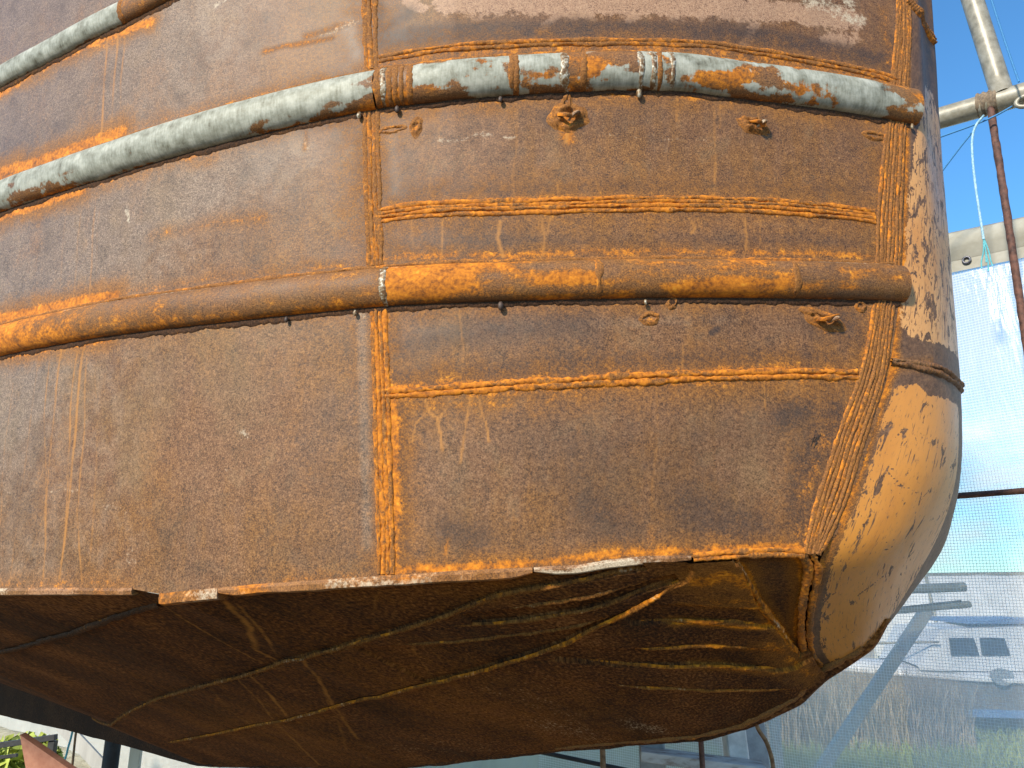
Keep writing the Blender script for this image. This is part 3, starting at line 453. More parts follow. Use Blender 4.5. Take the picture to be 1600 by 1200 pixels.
M_LEAF = simple('yellow_green_leaves', [(.3, (.20, .26, .03)), (.7, (.46, .50, .09))], 12, .6)
M_HEDGE = simple('hedge_leaves', [(.3, (.05, .07, .03)), (.7, (.13, .15, .07))], 3, .8)

# ---------------------------------------------------------------- mesh helpers
def mesh_data(name, V, F, attrs=None, smooth=True):
    V = np.asarray(V, np.float32).reshape(-1, 3)
    me = bpy.data.meshes.new(name)
    if isinstance(F, np.ndarray):
        n, k = F.shape
        me.vertices.add(len(V)); me.vertices.foreach_set('co', V.ravel())
        me.loops.add(n*k); me.loops.foreach_set('vertex_index', F.astype(np.int32).ravel())
        me.polygons.add(n)
        me.polygons.foreach_set('loop_start', np.arange(0, n*k, k, dtype=np.int32))
        me.polygons.foreach_set('loop_total', np.full(n, k, np.int32))
        me.update(calc_edges=True)
    else:
        me.from_pydata(V.tolist(), [], [list(f) for f in F]); me.update()
    me.polygons.foreach_set('use_smooth', np.full(len(me.polygons), smooth, bool))
    for k, a in (attrs or {}).items():
        a = np.asarray(a, np.float32)
        if a.ndim == 2:
            at = me.attributes.new(k, 'FLOAT_VECTOR', 'POINT'); at.data.foreach_set('vector', a.ravel())
        else:
            at = me.attributes.new(k, 'FLOAT', 'POINT'); at.data.foreach_set('value', a)
    return me

def obj(name, me, mat, parent=None):
    o = bpy.data.objects.new(name, me)
    COL.objects.link(o)
    if mat is not None and not me.materials: me.materials.append(mat)
    if parent is not None:
        o.parent = parent
        p, off = parent, Vector((0, 0, 0))
        while p is not None: off += p.location; p = p.parent
        o.location = -off                     # vertices are in yard coordinates
    return o

def tag(o, label, cat, group=None, kind=None):
    if label: o['label'] = label
    if cat: o['category'] = cat
    if group: o['group'] = group
    if kind: o['kind'] = kind
    return o

def thing(name, loc, label, cat, group=None):
    o = bpy.data.objects.new(name, None); COL.objects.link(o); o.location = loc; o.empty_display_size = .1
    return tag(o, label, cat, group)

def node(name, parent):
    o = bpy.data.objects.new(name, None); COL.objects.link(o); o.parent = parent; o.empty_display_size = .05
    return o

def grid_faces(nu, nv, wrap=False):
    i, j = np.meshgrid(np.arange(nu - 1), np.arange(nv if wrap else nv - 1), indexing='ij')
    j2 = (j + 1) % nv
    return np.stack([i*nv + j, (i + 1)*nv + j, (i + 1)*nv + j2, i*nv + j2], -1).reshape(-1, 4)

_rng = np.random.RandomState(11)
_PERM = _rng.rand(256, 256)
def vnoise(x, y, seed=0):
    x = np.asarray(x, float) + seed*17.3; y = np.asarray(y, float) + seed*7.9
    xi = np.floor(x).astype(int); yi = np.floor(y).astype(int); fx = x - xi; fy = y - yi
    fx = fx*fx*(3 - 2*fx); fy = fy*fy*(3 - 2*fy)
    g = lambda a, b: _PERM[a & 255, b & 255]
    return (g(xi, yi)*(1 - fx) + g(xi + 1, yi)*fx)*(1 - fy) + (g(xi, yi + 1)*(1 - fx) + g(xi + 1, yi + 1)*fx)*fy - .5
def fbm(x, y, seed=0, octv=4):
    return sum(vnoise(x*2**k, y*2**k, seed + k)*.5**k for k in range(octv))

def tube(P, r, seg=8, caps=True, rough=0.0, seed=0):
    """swept round bar through points P"""
    P = np.asarray(P, float); n = len(P)
    T = np.gradient(P, axis=0); T /= np.linalg.norm(T, axis=1, keepdims=True)
    up = np.array([0, 0, 1.0]) if abs(T[0][2]) < .9 else np.array([1.0, 0, 0])
    A = np.cross(T, up); A /= np.linalg.norm(A, axis=1, keepdims=True); B = np.cross(A, T)
    a = np.linspace(0, 2*np.pi, seg, endpoint=False)
    R = np.broadcast_to(np.asarray(r, float), (n,))[:, None]*np.ones((1, seg))
    if rough: R = R*(1 + rough*fbm(np.arange(n)[:, None]*.7 + 0*a, np.arange(seg)[None]*1.1 + 0*R, seed))
    V = P[:, None] + R[..., None]*(np.cos(a)[None, :, None]*A[:, None] + np.sin(a)[None, :, None]*B[:, None])
    F = grid_faces(n, seg, True).tolist()
    if caps: F += [list(range(seg))[::-1], [(n - 1)*seg + k for k in range(seg)]]
    return V.reshape(-1, 3), F

def box(c, size, rot=0.0, tilt=None):
    sx, sy, sz = np.asarray(size)/2; b = min(sx, sy, sz)*.12
    V = []
    for z in (-sz, -sz + b, sz - b, sz):
        i = b if abs(z) == sz else 0
        x, y = sx - i, sy - i
        V += [(-x + b, -y, z), (x - b, -y, z), (x, -y + b, z), (x, y - b, z), (x - b, y, z), (-x + b, y, z), (-x, y - b, z), (-x, -y + b, z)]
    V = np.array(V)
    if tilt is not None: V = V @ np.array(tilt).T
    cr, sr = math.cos(rot), math.sin(rot)
    V = V @ np.array([[cr, sr, 0], [-sr, cr, 0], [0, 0, 1]]) + np.asarray(c)
    F = grid_faces(4, 8, True).tolist() + [list(range(8))[::-1], [24 + k for k in range(8)]]
    return V, F

def beam_between(a, b, w, h):
    a = np.asarray(a, float); b = np.asarray(b, float); d = b - a; L = np.linalg.norm(d); d /= L
    up = np.array([0, 0, 1.0]) if abs(d[2]) < .95 else np.array([1.0, 0, 0])
    x = np.cross(d, up); x /= np.linalg.norm(x); y = np.cross(x, d)
    return box((a + b)/2, (w, h, L), 0, np.stack([x, y, d], 1))

def strokes(S, Z, table, soft=1.0):
    """strength of a list of marks (polyline, half width, strength) at hull points"""
    out = np.zeros_like(S)
    for pts, w, st in table:
        P = np.asarray(pts, float)
        if len(P) == 1: P = np.vstack([P, P + 1e-4])
        m = (S > P[:, 0].min() - 3*w) & (S < P[:, 0].max() + 3*w) & (Z > P[:, 1].min() - 3*w) & (Z < P[:, 1].max() + 3*w)
        if not m.any(): continue
        x, z = S[m], Z[m]; best = np.full(len(x), 9.0)
        for a, b in zip(P[:-1], P[1:]):
            d = b - a; q = np.clip(((x - a[0])*d[0] + (z - a[1])*d[1])/max(d @ d, 1e-12), 0, 1)
            best = np.minimum(best, (x - a[0] - q*d[0])**2 + (z - a[1] - q*d[1])**2)
        out[m] = np.maximum(out[m], st*np.exp(-best/(w*w)*soft))
    return out

# ---------------------------------------------------------------- the boat
root = thing('boat', (0.0, 2.2, 0.0), 'rusty orange-brown steel boat with round bow standing ashore', 'boat')

def rail_z(tab, s):
    t = np.asarray(tab, float); o = np.argsort(t[:, 0]); t = t[o]
    z = np.interp(s, t[:, 0], t[:, 1])
    k = np.ones(9)/9
    return z
def plate_attrs(S, Z):
    a = {}
    wob = .004*fbm(S*22, Z*22, 3)
    rust = strokes(S + wob, Z + wob, RUST, .9)*1.0
    far = (S < -.85)
    for tab, up, dn in ((RAIL_TOP, .25, .8), (RAIL_MID, .9, .9), (RAIL_LOW, 1.0, .85)):
        d = Z - rail_z(tab, S)
        lev = np.where(d > 0, up, dn)*np.exp(-((np.abs(d) - .034)/.02)**2)
        rust = np.where(far, np.maximum(rust, lev), rust)
    a['rust'] = rust
    a['glow'] = np.maximum(strokes(S + 2*wob, Z + 2*wob, [r for r in RUST if np.ptp(np.array(r[0]), axis=0).max() > .13], .16)*.80, rust*.80)
    dw = .0025*fbm(S*30, Z*9, 5) + .010*fbm(S*3, Z*7, 6, 2)
    a['drip'] = strokes(S + dw, Z, DRIP, .85)*(.82 + .6*fbm(S*40, Z*14, 8))
    # soft run marks below the welds
    run = np.clip(fbm(S*34 + 1.5*fbm(S*8, Z*8, 22), Z*1.6, 21, 3) - .10, 0, 1)*1.8
    below = np.zeros_like(S)
    for tab, ln, k in ((RAIL_LOW, .10, .5), (RAIL_MID, .09, .4), (W_A, .08, .55), (W_B, .10, .6)):
        d = rail_z(tab, S) - Z
        ok = (d > 0) & ((S > .02) | (tab is RAIL_LOW) | (tab is RAIL_MID))
        below = np.maximum(below, np.where(ok, np.exp(-np.maximum(d, 0)/ln)*k, 0))
    a['drip'] = np.maximum(a['drip'], run*below*1.3)
    a['dark'] = strokes(S, Z, DARK) + .30*np.clip((S - .1)/.3, 0, 1)*np.clip((.34 - Z)/.15, 0, 1)*(.6 + fbm(S*5, Z*5, 44))
    a['grey'] = strokes(S, Z, GREY) + np.clip((.0 - S)*1.0, 0, .70) + np.clip((-S - .15)*(Z - .25)*2.2, 0, .9) - .12  # upper-left corner term paints the plate sheen as a lighter grey
    a['pale'] = strokes(S + 3*wob, Z + 3*wob, PALE, .6)*.62
    a['tan'] = strokes(S, Z, TAN)
    return a
def huv(S, Z, o=0.0):
    return np.stack([S, Z, np.full_like(S, o)], -1)

def build_plates():
    top = 1.34
    sl = np.concatenate([np.arange(-4.6, -1.1, .06), np.arange(-1.1, .965, .003)])
    vl = np.concatenate([np.linspace(0, .80, 372), np.linspace(.80, 1.0, 24)[1:]])
    S, Vv = np.meshgrid(sl, vl, indexing='ij')
    zc = lerp_curve(CHINE, S)
    Z = zc + Vv*(top - zc)
    off = .0016*fbm(S*5, Z*5, 1) + .0008*fbm(S*18, Z*18, 2)
    P = side(S, Z, off)
    nu, nv = S.shape
    F = grid_faces(nu, nv)
    fs = S.ravel()[F].mean(1); fz = Z.ravel()[F].mean(1)
    jl = np.array(J_LINE + [[.6225, .0417]])
    keep = fs < np.interp(fz, jl[::-1, 1], jl[::-1, 0]) + .006
    F, fs, fz = F[keep], fs[keep], fz[keep]
    seam = np.array(W_SEAM_UP + W_SEAM_MID + W_SEAM_LOW)
    o = np.argsort(seam[:, 1])
    right = fs > np.interp(fz, seam[o, 1], seam[o, 0])
    kind = np.zeros(len(fs), int)
    for t in (RAIL_TOP, RAIL_MID, RAIL_LOW):
        kind += (~right)*(fz < rail_z(t, fs))
    kr = np.zeros(len(fs), int)
    for t in (RAIL_MID, W_A, RAIL_LOW, W_B):
        kr += fz < rail_z(t, fs)
    kind = np.where(right, 10 + kr, kind)
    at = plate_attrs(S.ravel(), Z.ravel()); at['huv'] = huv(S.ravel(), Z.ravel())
    for k in np.unique(kind):
        f = F[kind == k]
        if len(f) < 50: continue
        ids, inv = np.unique(f, return_inverse=True)
        pa = {a: v[ids].copy() for a, v in at.items()}
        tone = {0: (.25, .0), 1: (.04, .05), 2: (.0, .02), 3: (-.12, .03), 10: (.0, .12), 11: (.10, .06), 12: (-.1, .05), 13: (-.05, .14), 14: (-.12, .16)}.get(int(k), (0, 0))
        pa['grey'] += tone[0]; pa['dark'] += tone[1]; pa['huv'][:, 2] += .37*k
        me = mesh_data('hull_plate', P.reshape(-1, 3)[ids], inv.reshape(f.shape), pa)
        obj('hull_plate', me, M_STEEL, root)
    # far side and deck
    S2, V2 = np.meshgrid(np.arange(-4.6, .96, .06), np.linspace(0, 1, 24), indexing='ij')
    z2 = lerp_curve(CHINE, S2); Z2 = z2 + V2*(top - z2)
    jz = np.interp(Z2, jl[::-1, 1], jl[::-1, 0])
    S2 = np.minimum(S2, jz)
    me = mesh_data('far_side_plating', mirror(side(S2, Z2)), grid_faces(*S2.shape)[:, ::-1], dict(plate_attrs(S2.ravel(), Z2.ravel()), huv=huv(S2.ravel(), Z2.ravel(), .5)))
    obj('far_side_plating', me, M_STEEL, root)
    e = side(np.arange(-4.6, .94, .05), np.full(111, top)); n = len(e)
    V = np.concatenate([e, mirror(e)]); F2 = np.array([[i, i + 1, n + i + 1, n + i] for i in range(n - 1)])
    obj('deck', mesh_data('deck', V, F2, None), M_STEEL, root)
    t = np.linspace(0, 1, 2)
    e1 = side(np.full(20, -4.6), np.linspace(lerp_curve(CHINE, -4.6), top, 20)); V = np.concatenate([e1, mirror(e1)])
    obj('transom', mesh_data('transom', V, np.array([[i, i + 1, 21 + i, 20 + i] for i in range(19)])), M_STEEL, root)
build_plates()

# ---- weld beads
def bead(P, N, w, h, parent, mat=M_STEEL, rust=.6, seed=0, deep=0.0, dark=0.0, pale=0.0, period=.0055, name='weld_bead', uvs=None):
    P = np.asarray(P, float); n = len(P)
    T = np.gradient(P, axis=0); T /= np.maximum(np.linalg.norm(T, axis=1, keepdims=True), 1e-9)
    N = N/np.linalg.norm(N, axis=1, keepdims=True); Lt = np.cross(N, T)
    arc = np.concatenate([[0], np.cumsum(np.linalg.norm(np.diff(P, axis=0), axis=1))])
    a = np.array([-1.0, -.82, -.45, 0, .45, .82, 1.0]); k = len(a)
    wv = w*(1 + .6*vnoise(arc/.02, 0*arc, seed) + .55*vnoise(arc/.005, 0*arc, seed + 3))
    sh = w*.6*vnoise(arc/.045, 0*arc, seed + 5)
    A, AR = np.meshgrid(a, arc)
    ph = (AR + (A**2)*.0035 + .002*vnoise(AR/.01, 0*AR, seed + 9))/period
    rip = 1 - .30*(ph - np.floor(ph))
    prof = np.clip(1 - np.abs(A)**2.4, 0, 1)
    hh = h*prof*rip*(1 + .8*vnoise(AR/.014, A*1.2, seed + 7) + .35*vnoise(AR/.004, A*3, seed + 8)) - .0012*(np.abs(A) > .99)
    V = P[:, None] + Lt[:, None]*(A*wv[:, None] + sh[:, None])[..., None] + N[:, None]*hh[..., None]
    at = {'huv': np.stack([AR + seed*.37, A*w, 0*A], -1).reshape(-1, 3) if uvs is None else uvs,
          'rust': (rust + .6*vnoise(AR/.03, 0*AR, seed + 11) + .5*vnoise(AR/.006, A*1.5, seed + 12) + .35*(.6 - prof)).ravel(), 'glow': np.full(A.size, .75*(mat is M_STEEL)*np.clip(rust*3, 0, 1)),
          'dark': (dark + .25*(1 - rip) + .42*np.clip((np.abs(A) - .6)/.4, 0, 1)*(1 + 2*vnoise(AR/.02, A, seed + 15))).ravel(), 'pale': (pale + .5*vnoise(AR/.05, A, seed + 13)*(pale > 0)).ravel()}
    at['deep'] = np.full(A.size, deep)
    me = mesh_data(name, V, grid_faces(n, k), at)
    return obj(name, me, mat, parent)

_sd = [0]
def side_seam(tab, count, width, h=.0026, rust=.6, off=0.0, dark=0.0, pale=0.0, step=.002, tab2=None, name='weld_seam', bw=None):
    part = node(name, root)
    C = chain(tab, step=step, rounds=2)
    C2 = chain(tab2, n=len(C), rounds=2) if tab2 is not None else None
    for b in range(count):
        _sd[0] += 1
        f = (b + .5)/count
        if C2 is not None:
            Q = C*(1 - f) + C2*f; w = np.mean(np.linalg.norm(C2 - C, axis=1))/count*.66
        else:
            T = np.gradient(C, axis=0); T /= np.linalg.norm(T, axis=1, keepdims=True)
            Q = C + np.stack([-T[:, 1], T[:, 0]], 1)*(f - .5)*width; w = width/count*.66
        if bw: w = bw
        P = side(Q[:, 0], Q[:, 1], off + .0004*(b % 2)); N = side_normal(Q[:, 0], Q[:, 1])
        bead(P, N, w, h*(1 + .3*vnoise(b*1.7, .3, _sd[0])), part, rust=rust, seed=_sd[0], dark=dark, pale=pale)
    return part
side_seam(W_SEAM_UP, 3, .024, h=.0018, rust=.48)
side_seam(W_SEAM_MID, 4, .027, h=.0018, rust=.56)
side_seam(W_SEAM_LOW, 4, .026, h=.0020, rust=.80)
side_seam(W_OVER, 2, .014, h=.0026, rust=.64)
side_seam(W_A, 4, .026, h=.0026, rust=.86)
side_seam(W_B, 2, .017, h=.0032, rust=.95)
side_seam(BAND_L, 7, 0, h=.0024, rust=.50, tab2=BAND_R)
# foot of the near plates at the bow
side_seam([[.445, .036], [.50, .040], [.55, .045], [.615, .042]], 2, .013, h=.003, rust=.85)

# ---- rub rails
def rail_section(tab, s0, s1, r, parent, metal, rust, dark=0.0, seed=0, name='rail_pipe', cap=False):
    s = np.linspace(s0, s1, max(4, int((s1 - s0)/(.004 if s1 - s0 < 1.6 else .006))))
    z = rail_z(tab, s)
    kk = np.ones(15)/15; z = np.convolve(np.pad(z, 7, 'edge'), kk, 'valid')
    C = side(s, z); N = side_normal(s, z); U = np.array([0, 0, 1.0]) - N*N[:, 2:3]; U /= np.linalg.norm(U, axis=1, keepdims=True)
    a = np.radians(np.linspace(-104, 104, 33))
    A, SS = np.meshgrid(a, s)
    R = r*(1 + .012*fbm(SS*14, A*1.2, seed) + .006*fbm(SS*60, A*6, seed + 2))
    V = C[:, None] + N[:, None]*(R*.66*np.cos(A))[..., None] + U[:, None]*(R*np.sin(A)*1.02)[..., None]
    F = grid_faces(len(s), len(a))
    Sx, Ax = SS, A
    mt = metal(Sx, Ax); ru = rust(Sx, Ax)
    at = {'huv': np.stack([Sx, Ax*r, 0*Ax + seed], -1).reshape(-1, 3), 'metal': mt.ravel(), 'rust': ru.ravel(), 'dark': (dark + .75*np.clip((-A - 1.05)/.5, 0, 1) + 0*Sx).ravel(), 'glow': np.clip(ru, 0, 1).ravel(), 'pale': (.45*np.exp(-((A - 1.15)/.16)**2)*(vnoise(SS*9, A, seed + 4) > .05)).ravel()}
    me = mesh_data(name, V, F, at)
    o = obj(name, me, M_STEEL, parent)
    if cap:
        Vc = np.concatenate([C[-1:], V[-1]]); Fc = np.array([[0, i + 1, i + 2] for i in range(len(a) - 1)])
        me = mesh_data('end_cap', Vc, Fc, {'huv': Vc, 'rust': np.full(len(Vc), .35), 'dark': np.full(len(Vc), .3)})
        obj('end_cap', me, M_STEEL, parent)
    return o
def ring(tab, s, w, r, parent, silver, seed):
    a = np.radians(np.linspace(-98, 96, 60))
    sv = np.full(60, s) + .003*vnoise(a*1.3, 0*a, seed)
    z = float(rail_z(tab, s)); C = side(sv, np.full(60, z)); N = side_normal(sv, np.full(60, z)); U = np.array([0, 0, 1.0]) - N*N[:, 2:3]
    D = N*np.cos(a)[:, None] + U*np.sin(a)[:, None]
    bead(C + (N*.66*np.cos(a)[:, None] + U*np.sin(a)[:, None])*(r*1.002), D, w*1.2, .0015, parent, mat=M_SILVER if silver else M_STEEL, rust=.42, seed=seed, period=.006, name='ring_weld')
M_DROP = simple('dark_weld_metal', [(.3, (.03, .02, .015)), (.7, (.10, .06, .04))], 100, .6)
RM, RL, RT = .0335, .0305, .025
# upper rail, middle rail, lower rail
rt = node('rub_rail', root); rm = node('rub_rail', root); rl = node('rub_rail', root)
hi = lambda A: np.exp(-((A - .35)/.95)**2)
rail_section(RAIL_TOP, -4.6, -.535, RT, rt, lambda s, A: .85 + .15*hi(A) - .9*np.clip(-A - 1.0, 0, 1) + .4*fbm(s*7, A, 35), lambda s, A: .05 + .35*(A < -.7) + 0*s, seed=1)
rail_section(RAIL_TOP, -.528, -.30, RT, rt, lambda s, A: 0*s - .2, lambda s, A: .42 + 0*s, seed=2)
ring(RAIL_TOP, -.531, .006, RT, rt, False, 5)
def m_left(s, A):
    b = .86 + .12*hi(A) - .9*np.clip(-A - 1.05, 0, 1) + 1.15*fbm(s*8, A*1.1, 31, 4)
    return b - .5*np.exp(-((s + .46)/.035)**2)*(A > -.9) - .45*np.clip((s + .06)/.05, 0, 1)
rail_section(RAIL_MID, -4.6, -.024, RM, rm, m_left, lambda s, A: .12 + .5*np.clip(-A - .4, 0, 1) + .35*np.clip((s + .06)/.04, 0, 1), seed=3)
sx = [q[0] for q in RING_MID]
segs = [(sx[0], sx[5], -.25, .50), (sx[5], sx[6], .42, .45), (sx[7], sx[8], .60, .40), (sx[8], sx[10], .33, .50), (sx[10], sx[13], .22, .46), (sx[13], .893, .36, .45)]
for i, (a, b, mt, ru) in enumerate(segs):
    rail_section(RAIL_MID, a - .002, b + .002, RM*(1.004 if i % 2 else 1.0), rm,
                 lambda s, A, mt=mt, i=i: mt + .22 + .08*hi(A) - .6*np.clip(-A - 1.05, 0, 1) + 1.25*fbm(s*11, A*.9, 40 + i, 4) - .55*np.clip((s - .80)/.05, 0, 1),
                 lambda s, A, ru=ru, i=i: ru + .7*fbm(s*16, A*1.6, 60 + i, 3), seed=4 + i, cap=(i == 5))
rail_section(RAIL_MID, sx[6] - .004, sx[7] + .004, RM, rm, lambda s, A: 0*s - .2, lambda s, A: .5 + 0*s, seed=15)
for i, (s, w, k) in enumerate(RING_MID): ring(RAIL_MID, s, w*.8, RM, rm, k, 70 + i)
lx = [q[0] for q in RING_LOW]
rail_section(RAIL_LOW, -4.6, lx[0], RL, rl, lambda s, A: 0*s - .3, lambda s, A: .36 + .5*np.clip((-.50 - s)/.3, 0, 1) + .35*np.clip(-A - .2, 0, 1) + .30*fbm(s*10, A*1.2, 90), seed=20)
ends = lx + [.828]
for i in range(3):
    rail_section(RAIL_LOW, ends[i] - .002, ends[i + 1] + .001, RL*(1.01 if i == 2 else 1), rl, lambda s, A: -.08 + .35*fbm(s*10, A*1.4, 95) + 0*s,
                 lambda s, A, i=i: .66 + 1.0*fbm(s*12, A*1.5, 100 + i) - (.22 if i == 2 else 0), seed=21 + i, cap=(i == 2))
for i, (s, w, k) in enumerate(RING_LOW): ring(RAIL_LOW, s, w*.8, RL, rl, k, 120 + i)
# welds along the rails
for part, tab, r, s0, s1, ru in ((rt, RAIL_TOP, RT, -2.5, -.30, .3), (rm, RAIL_MID, RM, -2.5, .885, .14), (rl, RAIL_LOW, RL, -2.5, .822, .12)):
    for up in (1, 0):
        s = np.arange(s0, s1, .0025); z = rail_z(tab, s) + ((r + .002) if up else -(r + .0015)) + .0012*vnoise(s/.03, 0*s, 5)
        P = side(s, z); N = side_normal(s, z)
        _sd[0] += 1
        bead(P, N, .0045 if up else .0085, .003 if up else .0022, part, rust=(.55 if up else ru*.3), dark=(0 if up else 1.25), deep=(0 if up else .9), seed=_sd[0], period=.009)  # lower bead near-black: crevice shadow under the rail painted into its colour
    if part is not rt:
        for q in range(5):                   # spatter drops hanging from the lower weld
            s = -.9 + 1.7*random.random() if q > 3 else [-.05, .17, .385, .88][q]
            if s > s1: continue
            z = float(rail_z(tab, s)) - r - .009; c = side(s, z, .006); rr = .003 + .003*random.random()
            th = np.linspace(0, np.pi, 7); ph = np.linspace(0, 2*np.pi, 9, endpoint=False)
            V = c + np.stack([np.outer(np.sin(th), np.cos(ph))*rr, np.outer(np.sin(th), np.sin(ph))*rr, np.outer(np.cos(th), np.ones(9))*rr*1.6], -1).reshape(-1, 3)
            obj('weld_drop', mesh_data('weld_drop', V, grid_faces(7, 9, True)), M_SILVER if q in (0, 2, 3) else M_DROP, part)

# ---- torn-off lugs
def lug(s, z, a, b, kind, seed):
    th = np.linspace(0, 2*np.pi, 28, endpoint=False); rr = np.linspace(0, 1.45, 12)
    T, Rr = np.meshgrid(th, rr)
    wob = 1 + .35*fbm(np.cos(T)*1.5 + 5, np.sin(T)*1.5 + seed, seed)
    h = .0024*np.exp(-((Rr - .75)/.38)**2) - .002*np.exp(-(Rr/.5)**2) + .003*fbm(np.cos(T)*Rr*3, np.sin(T)*Rr*3, seed + 2)*(Rr < 1.2) - .0015*(Rr > 1.4)
    if kind == 0: h = h*.8 - .004*np.exp(-((Rr*np.sin(T))/.22)**2)*(Rr < .8)
    if kind == 2: h = h*1.1 + .008*np.clip(fbm(np.cos(T)*Rr*2.2 + 3, np.sin(T)*Rr*2.2, seed + 4), 0, 1)*(Rr < 1.1)*2
    S = s + a*Rr*wob*np.cos(T); Z = z + b*Rr*wob*np.sin(T) + (.25*a*np.cos(T)*Rr*(-1 if kind == 2 and seed % 2 else .2))
    V = side(S, Z, h)
    at = {'huv': huv(S.ravel(), Z.ravel(), .2), 'rust': (.42 + .5*fbm(S*90, Z*90, seed)).ravel(), 'glow': .8 + 0*T.ravel(), 'dark': (.9*(Rr < .40)*(np.abs(Rr*np.sin(T)) < .25) + 0*T).ravel()}
    o = obj('lug_stub', mesh_data('lug_stub', V, grid_faces(12, 28, True), at), M_STEEL, root)
    if kind == 2:                            # a torn tongue of metal still standing
        n = 9; q = np.linspace(0, 1, n)
        P = side(s + a*(.75 - 1.3*q), z + b*(.35*np.sin(q*5 + seed)), .004 + .010*np.sin(q*np.pi) + .003*np.sin(q*9 + seed))
        Nn = side_normal(np.full(n, s), np.full(n, z))
        bead(P, Nn + np.array([0, 0, .6*math.sin(seed)]), .004, .006, o, rust=.75, seed=200 + seed, dark=.0, pale=.1, name='torn_edge')
        P = side(s + a*(.1 + .7*q), z + b*(-.5 + .9*q), .005 + .009*np.sin(q*np.pi))
        bead(P, Nn + np.array([.5, 0, -.3]), .003, .005, o, rust=.1, seed=230 + seed, pale=.5, name='torn_edge')
for i, (s, z, a, b, k) in enumerate(LUGS): lug(s, z, a, b, k, i)

# ---- inscribed mark
mk = node('scrawled_mark', root)
M_INK = simple('dark_marker', [(.3, (.02, .012, .008)), (.7, (.04, .025, .016))], 100, .8)
for p in MARK:
    C = chain(p, step=.0015, rounds=2); P = side(C[:, 0], C[:, 1], .0009); N = side_normal(C[:, 0], C[:, 1])
    T = np.gradient(P, axis=0); T /= np.linalg.norm(T, axis=1, keepdims=True); Lt = np.cross(N, T)*.0005
    V = np.stack([P - Lt, P + N*.0005, P + Lt], 1).reshape(-1, 3)
    obj('pen_stroke', mesh_data('pen_stroke', V, grid_faces(len(P), 3)), M_INK, mk)

